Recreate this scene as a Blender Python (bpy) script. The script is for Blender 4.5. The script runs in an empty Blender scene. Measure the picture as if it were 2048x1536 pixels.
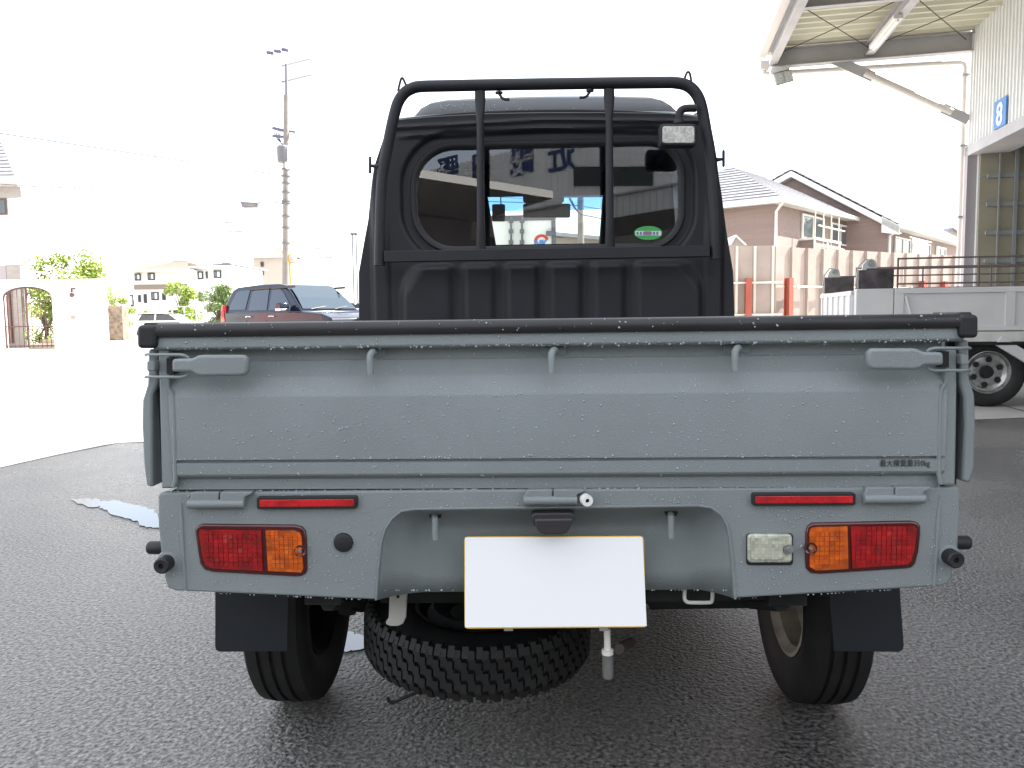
import bpy, bmesh, math, random
from mathutils import Vector, Matrix
D = bpy.data
S = bpy.context.scene
R = math.radians
random.seed(7)
# ------------------------------------------------------------------ camera, sky, sun, exposure
CAM = Vector((0.0, -1.40, 0.98))
YAW, PITCH, ROLL = R(2.20), R(4.83), R(-0.72)
CM = (Matrix.Rotation(YAW, 3, 'Z') @ Matrix.Rotation(R(90) - PITCH, 3, 'X') @ Matrix.Rotation(ROLL, 3, 'Z'))
cd = D.cameras.new('camera'); cam = D.objects.new('camera', cd); S.collection.objects.link(cam)
cam.matrix_world = Matrix.Translation(CAM) @ CM.to_4x4()
cd.sensor_width = 36.0; cd.lens = 36.0 * 1600 / 2048
cd.clip_start = 0.05; cd.clip_end = 3000
S.camera = cam
SUN_AZ = math.atan2(1.0, 0.35); SUN_EL = R(44)
w = D.worlds.new('World'); S.world = w; w.use_nodes = True
nt = w.node_tree; bg = nt.nodes['Background']
sky = nt.nodes.new('ShaderNodeTexSky'); sky.sky_type = 'NISHITA'; sky.sun_disc = False
sky.sun_elevation = SUN_EL; sky.sun_rotation = SUN_AZ
sky.air_density = 1.0; sky.dust_density = 1.5; sky.ozone_density = 1.0
# thin bright cloud over the blue, the same all round the sky
tcw = nt.nodes.new('ShaderNodeTexCoord'); mpw = nt.nodes.new('ShaderNodeMapping'); mpw.inputs['Scale'].default_value = (1.6, 1.6, 4.5)
nz = nt.nodes.new('ShaderNodeTexNoise'); nz.inputs['Scale'].default_value = 1.6; nz.inputs['Detail'].default_value = 7; nz.inputs['Roughness'].default_value = .55
rp = nt.nodes.new('ShaderNodeMapRange'); rp.inputs['From Min'].default_value = .38; rp.inputs['From Max'].default_value = .62; rp.inputs['To Min'].default_value = .45; rp.inputs['To Max'].default_value = .95
mxw = nt.nodes.new('ShaderNodeMix'); mxw.data_type = 'RGBA'; mxw.inputs[7].default_value = (3.6, 3.55, 3.5, 1)
nt.links.new(tcw.outputs['Generated'], mpw.inputs[0]); nt.links.new(mpw.outputs[0], nz.inputs['Vector']); nt.links.new(nz.outputs['Fac'], rp.inputs[0])
nt.links.new(rp.outputs[0], mxw.inputs[0]); nt.links.new(sky.outputs[0], mxw.inputs[6])
nt.links.new(mxw.outputs[2], bg.inputs[0]); bg.inputs[1].default_value = 0.14
sl = D.lights.new('sun', 'SUN'); sun = D.objects.new('sun', sl); S.collection.objects.link(sun)
sl.energy = 4.5; sl.angle = R(0.6); sl.color = (1.0, 0.95, 0.88)
sdir = Vector((math.sin(SUN_AZ) * math.cos(SUN_EL), math.cos(SUN_AZ) * math.cos(SUN_EL), math.sin(SUN_EL)))
sun.rotation_euler = sdir.to_track_quat('Z', 'Y').to_euler()
S.view_settings.view_transform = 'Standard'; S.view_settings.look = 'None'
S.view_settings.gamma = 1.0; S.view_settings.use_curve_mapping = False
S.view_settings.exposure = 2.3
S.cycles.max_bounces = 8; S.cycles.transparent_max_bounces = 12
S.cycles.sample_clamp_indirect = 6.0

# ------------------------------------------------------------------ helpers
def ray(px, py):
    return CM @ Vector(((px - 1024) / 1600.0, (768 - py) / 1600.0, -1.0))
def at(px, py, Y):
    d = ray(px, py); return CAM + d * ((Y - CAM.y) / d.y)
def onp(px, py, p, n):
    d = ray(px, py); n = Vector(n); return CAM + d * ((Vector(p) - CAM).dot(n) / d.dot(n))
def gnd(px, py, z=0.0):
    return onp(px, py, (0, 0, z), (0, 0, 1))

def ofs(p):
    v = Vector((0, 0, 0))
    while p is not None:
        v += p.location; p = p.parent
    return v

def tag(o, label=None, cat=None, group=None, kind=None):
    if label: o['label'] = label
    if cat: o['category'] = cat
    if group: o['group'] = group
    if kind: o['kind'] = kind
    return o

def thing(name, label, cat, loc=(0, 0, 0), group=None):
    o = D.objects.new(name, None); S.collection.objects.link(o)
    o.location = loc; o.empty_display_size = 0.2
    return tag(o, label, cat, group)

class MB:
    def __init__(s): s.v = []; s.f = []
    def add(s, vs, fs):
        n = len(s.v); s.v += [Vector(v) for v in vs]; s.f += [tuple(i + n for i in f) for f in fs]; return s
    def box(s, x0, x1, y0, y1, z0, z1):
        return s.obox((x0, y0, z0), (x1 - x0, 0, 0), (0, y1 - y0, 0), (0, 0, z1 - z0))
    def obox(s, o, a, b, c):
        o, a, b, c = Vector(o), Vector(a), Vector(b), Vector(c)
        vs = [o, o + a, o + a + b, o + b, o + c, o + a + c, o + a + b + c, o + b + c]
        return s.add(vs, [(0, 3, 2, 1), (4, 5, 6, 7), (0, 1, 5, 4), (1, 2, 6, 5), (2, 3, 7, 6), (3, 0, 4, 7)])
    def bar(s, p, q, wd, ht, up=(0, 0, 1)):          # box beam along p-q
        p, q = Vector(p), Vector(q); d = (q - p); up = Vector(up)
        sd = d.cross(up).normalized(); u2 = sd.cross(d).normalized()
        return s.obox(p - sd * wd / 2 - u2 * ht / 2, d, sd * wd, u2 * ht)
    def prism(s, pts, ext):
        ext = Vector(ext); n = len(pts); pts = [Vector(p) for p in pts]
        vs = pts + [p + ext for p in pts]
        fs = [tuple(range(n)), tuple(range(2 * n - 1, n - 1, -1))]
        fs += [((i + 1) % n, i, n + i, n + (i + 1) % n) for i in range(n)]
        return s.add(vs, fs)
    def loft(s, rows, closed=False):
        vs = [p for r in rows for p in r]; n = len(rows[0]); fs = []
        for i in range(len(rows) - 1):
            for j in range(n if closed else n - 1):
                k = (j + 1) % n
                fs.append((i * n + j, i * n + k, (i + 1) * n + k, (i + 1) * n + j))
        return s.add(vs, fs)
    def tube(s, pts, r, seg=10, closed=False):
        pts = [Vector(p) for p in pts]; n = len(pts)
        rr = r if isinstance(r, (list, tuple)) else [r] * n
        prev = None; rows = []
        for i, p in enumerate(pts):
            if closed: t = pts[(i + 1) % n] - pts[i - 1]
            else: t = pts[min(i + 1, n - 1)] - pts[max(i - 1, 0)]
            t.normalize()
            if prev is None:
                a = Vector((0, 0, 1)) if abs(t.z) < .9 else Vector((0, 1, 0))
                u = t.cross(a).normalized()
            else:
                u = (prev - t * prev.dot(t)).normalized()
            prev = u; v = t.cross(u)
            rows.append([p + (u * math.cos(2 * math.pi * k / seg) + v * math.sin(2 * math.pi * k / seg)) * rr[i] for k in range(seg)])
        if closed: rows.append(rows[0])
        s.loft(rows, True)
        if not closed:
            m = len(s.v) - seg * n
            s.f.append(tuple(m + k for k in range(seg))[::-1]); s.f.append(tuple(len(s.v) - seg + k for k in range(seg)))
        return s
    def lathe(s, o, ax, prof, seg=32, a0=0.0, a1=2 * math.pi):
        o = Vector(o); ax = Vector(ax).normalized()
        a = Vector((0, 0, 1)) if abs(ax.z) < .9 else Vector((0, 1, 0))
        u = ax.cross(a).normalized(); v = ax.cross(u)
        full = abs(a1 - a0 - 2 * math.pi) < 1e-6
        ang = [a0 + (a1 - a0) * k / seg for k in range(seg + (0 if full else 1))]
        rows = [[o + ax * h + (u * math.cos(t) + v * math.sin(t)) * max(r, 1e-4) for t in ang] for r, h in prof]
        return s.loft(rows, full)
    def build(s, name, m, parent=None, bevel=0.0, smooth=35, seg=2, **kw):
        me = D.meshes.new(name); o0 = ofs(parent)
        me.from_pydata([tuple(v - o0) for v in s.v], [], s.f)
        bm = bmesh.new(); bm.from_mesh(me); bmesh.ops.recalc_face_normals(bm, faces=bm.faces); bm.to_mesh(me); bm.free()
        if smooth:
            me.polygons.foreach_set('use_smooth', [True] * len(me.polygons)); me.set_sharp_from_angle(angle=R(smooth))
        me.materials.append(m)
        o = D.objects.new(name, me); S.collection.objects.link(o)
        if parent is not None: o.parent = parent
        if bevel:
            b = o.modifiers.new('bevel', 'BEVEL'); b.width = bevel; b.segments = seg; b.limit_method = 'ANGLE'; b.angle_limit = R(40)
        return tag(o, **kw)

def link_copy(o, parent, loc=None):
    c = o.copy(); S.collection.objects.link(c); c.parent = parent
    if loc is not None: c.location = loc
    return c

def copy_tree(o, parent=None):
    c = o.copy(); S.collection.objects.link(c); c.parent = parent
    for ch in list(o.children): copy_tree(ch, c)
    return c

def arc(cx, cy, r, a0, a1, n=6, ry=None):
    ry = ry or r
    return [(cx + r * math.cos(R(a0 + (a1 - a0) * i / n)), cy + ry * math.sin(R(a0 + (a1 - a0) * i / n))) for i in range(n + 1)]
def rrect(x0, y0, x1, y1, r, n=5):                    # picture coordinates, y down
    return (arc(x1 - r, y0 + r, r, -90, 0, n) + arc(x1 - r, y1 - r, r, 0, 90, n) + arc(x0 + r, y1 - r, r, 90, 180, n) + arc(x0 + r, y0 + r, r, 180, 270, n))

def text_obj(txt, size, name, m, parent, o, ux, uz, ext=0.002, fat=0.0, **kw):
    """text as mesh; o = lower left corner in the world, ux = reading direction, uz = up"""
    cu = D.curves.new('lettering', 'FONT'); cu.body = txt; cu.size = size; cu.extrude = ext / 2; cu.offset = fat
    cu.resolution_u = 4
    to = D.objects.new('lettering', cu); S.collection.objects.link(to)
    bpy.context.view_layer.update()
    me = D.meshes.new_from_object(to.evaluated_get(bpy.context.evaluated_depsgraph_get()))
    D.objects.remove(to)
    ux, uz = Vector(ux).normalized(), Vector(uz).normalized(); n = ux.cross(uz); o0 = ofs(parent)
    for v in me.vertices:
        v.co = Vector(o) - o0 + ux * v.co.x + uz * v.co.y + n * v.co.z
    me.materials.clear(); me.materials.append(m); me.name = name
    ob = D.objects.new(name, me); S.collection.objects.link(ob); ob.parent = parent
    return tag(ob, **kw)

# ------------------------------------------------------------------ materials
def pm(name, col, rough=.5, metal=0.0, bump=None, var=None, spec=.5, coat=0.0, trans=0.0, ior=1.45, tint=None, alpha=1.0, rvar=None):
    m = D.materials.new(name); m.use_nodes = True; n = m.node_tree.nodes; l = m.node_tree.links
    b = n['Principled BSDF']
    b.inputs['Base Color'].default_value = (*col, 1); b.inputs['Roughness'].default_value = rough
    b.inputs['Metallic'].default_value = metal; b.inputs['Specular IOR Level'].default_value = spec
    b.inputs['Coat Weight'].default_value = coat; b.inputs['Transmission Weight'].default_value = trans
    b.inputs['IOR'].default_value = ior; b.inputs['Alpha'].default_value = alpha
    tc = n.new('ShaderNodeTexCoord')
    if var:
        t = n.new('ShaderNodeTexNoise'); t.inputs['Scale'].default_value = var[0]; t.inputs['Detail'].default_value = 6
        l.new(tc.outputs['Object'], t.inputs['Vector'])
        r = n.new('ShaderNodeValToRGB'); r.color_ramp.elements[0].position = .3; r.color_ramp.elements[1].position = .7
        k = var[1]; c2 = tint or tuple(c * (1 + k) for c in col)
        r.color_ramp.elements[0].color = (*[c * (1 - k) for c in col], 1); r.color_ramp.elements[1].color = (*c2, 1)
        l.new(t.outputs['Fac'], r.inputs[0]); l.new(r.outputs[0], b.inputs['Base Color'])
    if rvar:
        t = n.new('ShaderNodeTexNoise'); t.inputs['Scale'].default_value = rvar[0]; t.inputs['Detail'].default_value = 4
        l.new(tc.outputs['Object'], t.inputs['Vector'])
        q = n.new('ShaderNodeMapRange'); q.inputs['From Min'].default_value = .3; q.inputs['From Max'].default_value = .7
        q.inputs['To Min'].default_value = rvar[1]; q.inputs['To Max'].default_value = rvar[2]
        l.new(t.outputs['Fac'], q.inputs[0]); l.new(q.outputs[0], b.inputs['Roughness'])
    if bump:
        t = n.new('ShaderNodeTexNoise'); t.inputs['Scale'].default_value = bump[0]; t.inputs['Detail'].default_value = bump[3] if len(bump) > 3 else 2
        l.new(tc.outputs['Object'], t.inputs['Vector'])
        u = n.new('ShaderNodeBump'); u.inputs['Strength'].default_value = bump[1]; u.inputs['Distance'].default_value = bump[2]
        l.new(t.outputs['Fac'], u.inputs['Height']); l.new(u.outputs[0], b.inputs['Normal'])
    return m

M = {}
M['paint'] = pm('grey_bedliner_paint', (.212, .238, .240), .5, bump=(430, .6, .0017, 3), var=(5, .07), rvar=(9, .36, .55))
M['black'] = pm('black_textured_paint', (.015, .015, .019), .56, bump=(420, .4, .001), var=(8, .15))
M['rubber'] = pm('black_rubber', (.016, .016, .018), .55, bump=(200, .15, .001))
M['rubbercap'] = pm('black_rail_cover', (.02, .019, .02), .42, var=(10, .2))
M['tyre'] = pm('tyre_rubber', (.013, .0125, .012), .6, bump=(120, .3, .001), var=(14, .35))
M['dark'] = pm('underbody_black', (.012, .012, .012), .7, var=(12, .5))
M['flap'] = pm('mudflap_rubber', (.012, .015, .019), .55)
M['whitep'] = pm('white_steel', (.62, .60, .55), .45, var=(10, .1))
M['zinc'] = pm('zinc_steel', (.42, .42, .40), .38, metal=.8, var=(30, .25))
M['rust'] = pm('rusty_steel', (.045, .034, .028), .7, var=(30, .5))
M['plate'] = pm('plate_white', (.97, .97, .97), .5)
M['yellow'] = pm('plate_yellow', (.80, .50, .02), .4)
M['darkplastic'] = pm('lamp_housing', (.035, .033, .036), .4)
M['nylon'] = pm('nylon_white', (.8, .79, .74), .4)
M['white'] = pm('white_paint', (.72, .71, .69), .45, var=(3, .05))
M['cablin'] = pm('cab_lining', (.02, .02, .021), .8)
M['water'] = pm('water_drop', (.40, .44, .46), .03, trans=.15, ior=1.35, spec=1.0)

def lens(name, c1, c2, sc=(90, 90), rough=.12, bstr=.35, lo=.62):
    """ribbed plastic lens: moulded prism cells over a reflector"""
    m = pm(name, c1, rough, coat=.6, spec=.6); n = m.node_tree.nodes; l = m.node_tree.links; b = n['Principled BSDF']
    tc = n.new('ShaderNodeTexCoord'); sp = n.new('ShaderNodeSeparateXYZ'); cb = n.new('ShaderNodeCombineXYZ')
    l.new(tc.outputs['Object'], sp.inputs[0]); l.new(sp.outputs['X'], cb.inputs['X']); l.new(sp.outputs['Z'], cb.inputs['Y'])
    br = n.new('ShaderNodeTexBrick'); br.offset = 0; br.squash = 1
    br.inputs['Scale'].default_value = sc[0]; br.inputs['Mortar Size'].default_value = .02
    br.inputs['Brick Width'].default_value = 1.0; br.inputs['Row Height'].default_value = sc[1] / sc[0]
    br.inputs['Color1'].default_value = (*c1, 1); br.inputs['Color2'].default_value = (*c2, 1)
    br.inputs['Mortar'].default_value = (*[x * .55 for x in c1], 1)
    l.new(cb.outputs[0], br.inputs['Vector'])
    ns = n.new('ShaderNodeTexNoise'); ns.inputs['Scale'].default_value = 28; ns.inputs['Detail'].default_value = 1
    l.new(cb.outputs[0], ns.inputs['Vector'])
    mr = n.new('ShaderNodeMapRange'); mr.inputs['From Min'].default_value = .35; mr.inputs['From Max'].default_value = .6
    mr.inputs['To Min'].default_value = lo; mr.inputs['To Max'].default_value = 1.0
    l.new(ns.outputs['Fac'], mr.inputs[0])
    mx = n.new('ShaderNodeMix'); mx.data_type = 'RGBA'; mx.blend_type = 'MULTIPLY'; mx.inputs[0].default_value = 1
    l.new(br.outputs['Color'], mx.inputs[6]); l.new(mr.outputs[0], mx.inputs[7]); l.new(mx.outputs[2], b.inputs['Base Color'])
    bu = n.new('ShaderNodeBump'); bu.inputs['Strength'].default_value = bstr; bu.inputs['Distance'].default_value = .0015
    l.new(br.outputs['Color'], bu.inputs['Height']); l.new(bu.outputs[0], b.inputs['Normal'])
    return m
M['red'] = lens('red_lens', (.42, .004, .006), (.27, .003, .004), (75, 75))
M['amber'] = lens('amber_lens', (.72, .13, .003), (.50, .075, .002), (85, 60))
M['clear'] = lens('clear_lens', (.72, .72, .66), (.46, .46, .42), (170, 170), .1, .6, .75)
M['clear2'] = lens('aged_clear_lens', (.55, .56, .44), (.36, .37, .29), (170, 170), .12, .5, .8)
M['reflex'] = lens('reflector_red', (.70, .010, .014), (.50, .006, .01), (420, 420), .2, .2)
M['lampbase'] = pm('dark_red_lamp_edge', (.06, .005, .005), .15, coat=.6)

def glass(name, col=(.8, .8, .8), refl=1.0):
    m = D.materials.new(name); m.use_nodes = True; n = m.node_tree.nodes; l = m.node_tree.links; n.remove(n['Principled BSDF'])
    t = n.new('ShaderNodeBsdfTransparent'); t.inputs[0].default_value = (*col, 1)
    g = n.new('ShaderNodeBsdfGlossy'); g.inputs['Roughness'].default_value = 0.0
    fr = n.new('ShaderNodeFresnel'); fr.inputs[0].default_value = 1.5
    mu = n.new('ShaderNodeMath'); mu.operation = 'MULTIPLY'; mu.inputs[1].default_value = refl; mu.use_clamp = True
    mx = n.new('ShaderNodeMixShader'); l.new(fr.outputs[0], mu.inputs[0]); l.new(mu.outputs[0], mx.inputs[0])
    l.new(t.outputs[0], mx.inputs[1]); l.new(g.outputs[0], mx.inputs[2]); l.new(mx.outputs[0], n['Material Output'].inputs[0])
    return m
M['glass'] = glass('window_glass', (.84, .88, .86), 2.8)
M['wshield'] = glass('windshield_glass', (.88, .93, .93), 1.0)
M['tint'] = glass('tinted_band', (.22, .45, .85), .8)
M['carglass'] = pm('dark_car_glass', (.016, .020, .028), .05, spec=.9)
# ================================================================== THE PICKUP (vehicle nearest the camera)
XT = 0.016
truck = thing('pickup_truck', 'small grey flatbed pickup with black cab back seen from behind on wet asphalt', 'pickup truck', (XT, 1.2, 0))
def poly(pts, Y): return [at(x, y, Y) for x, y in pts]
def part(m, name, mat, parent=truck, **k): return m.build(name, M[mat], parent, **k)

# ---- tailgate
gp = [(664, -.015), (690, -.015), (694, -.010), (696, .014), (715, .014), (717, .011), (747, .011), (752, .010), (785, -.010), (789, -.011),
      (914, -.011), (916, -.004), (919, -.004), (921, -.011), (943, -.011), (947, -.009), (956, .004), (977, .004)]
gz = [(at(1103, py, 0).z, y) for py, y in gp]
def gate_y(z):
    for (z0, y0), (z1, y1) in zip(gz, gz[1:]):
        if z1 <= z <= z0: return y1 + (y0 - y1) * (z - z1) / max(z0 - z1, 1e-6)
    return gz[-1][1]
xl, xr = at(345, 850, 0).x, at(1886, 850, 0).x
xl2, xr2 = at(314, 690, 0).x, at(1919, 690, 0).x
zt, zb = gz[0][0], gz[-1][0]
m = MB(); rows = []
for x in (xl, xr): rows.append([Vector((x, .014, gz[1][0] + .002))] + [Vector((x, y, z)) for z, y in gz[3:]] + [Vector((x, .032, zb)), Vector((x, .032, gz[1][0] + .002))])
n_ = len(rows[0]); m.loft(rows, True); m.f += [tuple(range(n_)), tuple(range(n_, 2 * n_))]
gate = part(m, 'tailgate', 'paint', smooth=25)
m = MB(); rt = [(gz[0][0], -.015), (gz[1][0] + .003, -.016), (gz[1][0], -.013), (gz[1][0] - .002, -.008), (gz[1][0] - .002, .034), (gz[0][0], .034)]
m.prism([(xl2, y, z) for z, y in rt], (xr2 - xl2, 0, 0)); part(m, 'top_rail', 'paint', gate, bevel=.002)
gl = [(316, 696), (337, 696), (338, 774), (343, 784), (350, 792), (352, 976), (323, 976), (319, 800), (319, 786), (318, 768)]
gr = [(1893, 694), (1914, 694), (1914, 765), (1914, 785), (1913, 850), (1911, 970), (1880, 970), (1878, 800), (1881, 778), (1890, 764)]
for pts in (gl, gr):
    m = MB(); m.prism(poly(pts, -.007), (0, .038, 0)); part(m, 'end_strip', 'paint', gate, bevel=.003)
for pts in ([(338, 778), (345, 790), (348, 820), (351, 960), (346, 974)], [(1889, 768), (1882, 780), (1880, 800), (1877, 945), (1882, 968)]):
    m = MB(); m.tube(poly(pts, -.009), .0042, 8); part(m, 'edge_seam', 'paint', gate)
# black rail cover with corner caps
m = MB(); zc0, zc1 = at(1103, 664, 0).z, at(1103, 637, 0).z
pr = [(-.021, zc0), (-.024, zc0 + .006), (-.0235, zc1 - .009), (-.018, zc1 - .002), (-.008, zc1), (.035, zc1), (.046, zc1 - .004), (.048, zc1 - .012), (.046, zc0 + .002), (.036, zc0)]
xa, xb = at(306, 660, -.02).x, at(1923, 640, -.02).x
m.prism([(xa, y, z) for y, z in pr], (xb - xa, 0, 0)); part(m, 'rail_cover', 'rubbercap', gate, smooth=60)
for x0, x1, y0, y1 in ((273, 311, 650, 697), (1921, 1958, 629, 676)):
    m = MB(); m.prism(poly(rrect(x0, y0, x1, y1, 9), -.026), (0, .09, 0)); c = part(m, 'corner_cap', 'rubber', gate, bevel=.006, seg=3)
    m = MB(); xx = (x0 + 12, x1 + 1) if x0 < 1000 else (x0 - 1, x1 - 12)
    m.prism(poly(rrect(xx[0], y0 - 5, xx[1], y0 + 8, 5), -.018), (0, .10, 0)); part(m, 'corner_cap', 'rubber', gate, bevel=.004)
# rope hooks under the rail
for hx in (740, 1103, 1470):
    s0 = -8 * (hx - 1103) / 730
    m = MB(); m.prism(poly(rrect(hx - 22, 694 + s0, hx + 30, 710 + s0, 2, 2), .010), (0, .006, 0))
    pl = part(m, 'hook_plate', 'paint', gate, bevel=.001)
    m = MB(); m.tube([at(hx + 8, 701 + s0, .010), at(hx + 6, 700 + s0, -.012), at(hx + 3, 702 + s0, -.020), at(hx, 708 + s0, -.024), at(hx, 720 + s0, -.025), at(hx + 1, 746 + s0, -.026)], .0062, 12)
    part(m, 'rope_hook', 'paint', gate)
# latch levers
def latch(sg, x0, y0):
    X = lambda dx: x0 + sg * dx
    o_ = [(0, 8), (38, 7), (44, 5), (52, 1), (60, 0), (142, 0), (149, 3), (152, 9), (152, 32), (148, 39), (140, 42), (58, 43), (48, 41), (38, 34), (0, 34)]
    m = MB(); m.prism(poly([(X(a), y0 + b - .4 * abs(0)) for a, b in o_], -.046), (0, .016, 0))
    lv = part(m, 'latch_lever', 'paint', gate, bevel=.005, seg=3)
    m = MB()
    for yy in (-.5, 44):
        yi = 6 if yy < 0 else 37
        m.tube([at(X(-52), y0 + yy, -.002), at(X(-48), y0 + yy - 1, -.02), at(X(-36), y0 + yy, -.032), at(X(18), y0 + yy, -.036), at(X(28), y0 + (yy * .7 + yi * .3), -.036), at(X(34), y0 + yi, -.034)], .0027, 8)
    part(m, 'latch_wire', 'paint', lv)
    m = MB(); m.prism(poly([(X(-10), y0 + 6), (X(4), y0 + 6), (X(4), y0 + 38), (X(-10), y0 + 38)], -.018), (0, .02, 0)); part(m, 'latch_pivot', 'dark', lv)
    m = MB(); m.prism(poly(rrect(*sorted((X(-50), X(-34)))[:1], y0 + 12, sorted((X(-50), X(-34)))[1], y0 + 32, 3, 3), -.020), (0, .03, 0)); part(m, 'latch_keeper', 'paint', truck, bevel=.002)
latch(1, 343, 710); latch(-1, 1888, 697)
# side boards of the bed, end faces show beside the gate
sbl = [(296, 698), (315, 698), (316, 765), (304, 790), (303, 830), (305, 975), (293, 972), (287, 930), (283, 850), (284, 800), (294, 768)]
sbr = [(1918, 680), (1938, 680), (1940, 758), (1950, 790), (1952, 850), (1950, 936), (1940, 966), (1924, 962), (1930, 850), (1928, 795), (1919, 765)]
for pts in (sbl, sbr):
    m = MB(); m.prism(poly(pts, .004), (0, 1.58, 0)); part(m, 'side_board', 'paint', bevel=.004)
for a, b in ((xl2 - .012, xl2 + .01), (xr2 - .01, xr2 + .012)):
    m = MB(); m.box(a, b, .018, .03, zb, zt); part(m, 'gate_gap_shade', 'rubber')  # black strip stands in for the dark of the gap beside the gate
m = MB(); m.box(-.68, .71, .04, 1.60, .655, .672); part(m, 'bed_floor', 'black')

# ---- rear body panel below the gate
rim = [(755, 1200), (759, 1140), (765, 1085), (773, 1058), (788, 1036), (806, 1025), (830, 1021), (970, 1019), (1100, 1017.5), (1250, 1016), (1395, 1014), (1422, 1018), (1440, 1030), (1451, 1050), (1457, 1078), (1463, 1130), (1468, 1197)]
outer = [(1468, 1197), (1640, 1187), (1880, 1173), (1896, 1168), (1904, 1155), (1914, 1110), (1920, 1050), (1921, 990), (1919, 976), (1914, 973.5), (1103, 978.5), (330, 985), (319, 986), (315, 992), (316, 1050), (322, 1110), (330, 1162), (336, 1176), (350, 1182), (560, 1191), (755, 1200)]
m = MB(); m.prism(poly(outer[:-1] + rim[:-1], .0), (0, .018, 0)); body = part(m, 'rear_panel', 'paint', bevel=.004, seg=3)
ar, au = Vector((0, 0, 0)), None
inn = [(868, 1184), (861, 1150), (857, 1115), (858, 1094), (862, 1080), (870, 1069), (884, 1061), (985, 1059), (1100, 1057.5), (1230, 1056), (1345, 1053), (1360, 1058), (1368, 1068), (1372, 1084), (1374, 1104), (1375, 1140), (1380, 1179)]
m = MB(); rows = []
for t in (0, .12, .3, .5, .7, .88, 1):
    y = .012 + .05 * (t if t < 1 else 1); e = t * t * (3 - 2 * t)
    rows.append([at(a[0], a[1], .006).lerp(at(b[0], b[1], .060), t * .55 + e * .45) + Vector((0, .012 * math.sin(math.pi * t), 0)) for a, b in zip(rim, inn)])
m.loft(rows); m.f.append(tuple(range(len(m.v) - len(inn), len(m.v))))
rec = part(m, 'plate_recess', 'paint', body, smooth=60)
so = rec.modifiers.new('thickness', 'SOLIDIFY'); so.thickness = .004
m = MB(); m.tube([at(x, y, -.001) for x, y in [(a - (3 if a < 1000 else -3) * (1 if b > 1022 else 0), b - (3 if b < 1030 else 0)) for a, b in rim]], .0022, 6); part(m, 'recess_rim', 'paint', body)
for pts in ([(362, 1004), (363, 1040), (371, 1181)], [(1880, 990), (1876, 1040), (1868, 1172)]):
    m = MB(); m.tube(poly(pts, .000), [.0015, .004, .003], 8); part(m, 'panel_seam', 'paint', body)
for pts in ([(317, 990), (323, 1110), (337, 1176), (345, 1176), (332, 1110), (326, 990)], [(1920, 980), (1914, 1110), (1898, 1165), (1890, 1165), (1905, 1110), (1911, 980)]):
    m = MB(); m.prism(poly(pts, .012), (0, .22, 0)); part(m, 'side_skirt', 'paint', body)   # sides of the panel folding forward
# rear lamps
def facets(m, pts, Y, nx=12, ny=9, seed=1):
    """moulded prisms on a lens: small tilted facets inside the outline pts"""
    rnd = random.Random(seed); P = poly(pts, Y); xs = [p.x for p in P]; zs_ = [p.z for p in P]
    x0, x1, z0_, z1_ = min(xs), max(xs), min(zs_), max(zs_)
    def inside(x, z):
        c = False
        for i in range(len(P)):
            a, b = P[i - 1], P[i]
            if (a.z > z) != (b.z > z) and x < (b.x - a.x) * (z - a.z) / (b.z - a.z) + a.x: c = not c
        return c
    for i in range(nx):
        colt = rnd.uniform(-1, 1)
        for j in range(ny):
            a, b = x0 + (x1 - x0) * (i + .06) / nx, x0 + (x1 - x0) * (i + .94) / nx
            c, d = z0_ + (z1_ - z0_) * (j + .06) / ny, z0_ + (z1_ - z0_) * (j + .94) / ny
            if not all(inside(q[0], q[1]) for q in ((a, c), (b, c), (b, d), (a, d))): continue
            tx, tz = colt * .0004 + rnd.uniform(-1, 1) * .0002, rnd.uniform(-1, 1) * .0004
            h = [-.0015 - sx_ * tx - sz_ * tz for sx_, sz_ in ((-1, -1), (1, -1), (1, 1), (-1, 1))]
            m.add([(a, Y + h[0], c), (b, Y + h[1], c), (b, Y + h[2], d), (a, Y + h[3], d), (a, Y + .001, c), (b, Y + .001, c), (b, Y + .001, d), (a, Y + .001, d)], [(0, 1, 2, 3), (0, 1, 5, 4), (1, 2, 6, 5), (2, 3, 7, 6), (3, 0, 4, 7)])
def lamp(outl, redp, ambp, scr):
    m = MB(); m.prism(poly(outl, -.004), (0, .03, 0)); hs = part(m, 'tail_lamp', 'lampbase', truck, bevel=.004, seg=3)
    c = Vector((0, 0, 0))
    m = MB(); m.prism(poly(redp, -.0072), (0, .01, 0)); facets(m, redp, -.0072, 13, 9, 3); part(m, 'red_lens', 'red', hs, smooth=20)
    m = MB(); m.prism(poly(ambp, -.0072), (0, .01, 0)); facets(m, ambp, -.0072, 8, 9, 5); part(m, 'amber_lens', 'amber', hs, smooth=20)
    m = MB(); m.lathe(at(*scr, -.009), (0, -1, 0), [(0, .002), (.003, .0018), (.004, 0), (.004, -.004)], 12); part(m, 'lens_screw', 'zinc', hs)
    m = MB(); m.lathe(at(*scr, -.0082), (0, -1, 0), [(.0075, 0), (.0105, .001), (.0115, -.004)], 16); part(m, 'screw_boss', 'lampbase', hs)
lamp([(398, 1050), (405, 1048), (590, 1050), (604, 1054), (611, 1063), (613, 1080), (614, 1140), (611, 1149), (602, 1153), (590, 1154), (425, 1145), (408, 1140), (399, 1128), (393, 1090), (389, 1062), (391, 1054)],
     [(399, 1059), (522, 1061), (526, 1142), (425, 1137), (411, 1130), (404, 1110), (398, 1070)],
     [(531, 1061), (588, 1062), (599, 1066), (603, 1075), (606, 1138), (602, 1145), (536, 1142)], (600, 1102))
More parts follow.
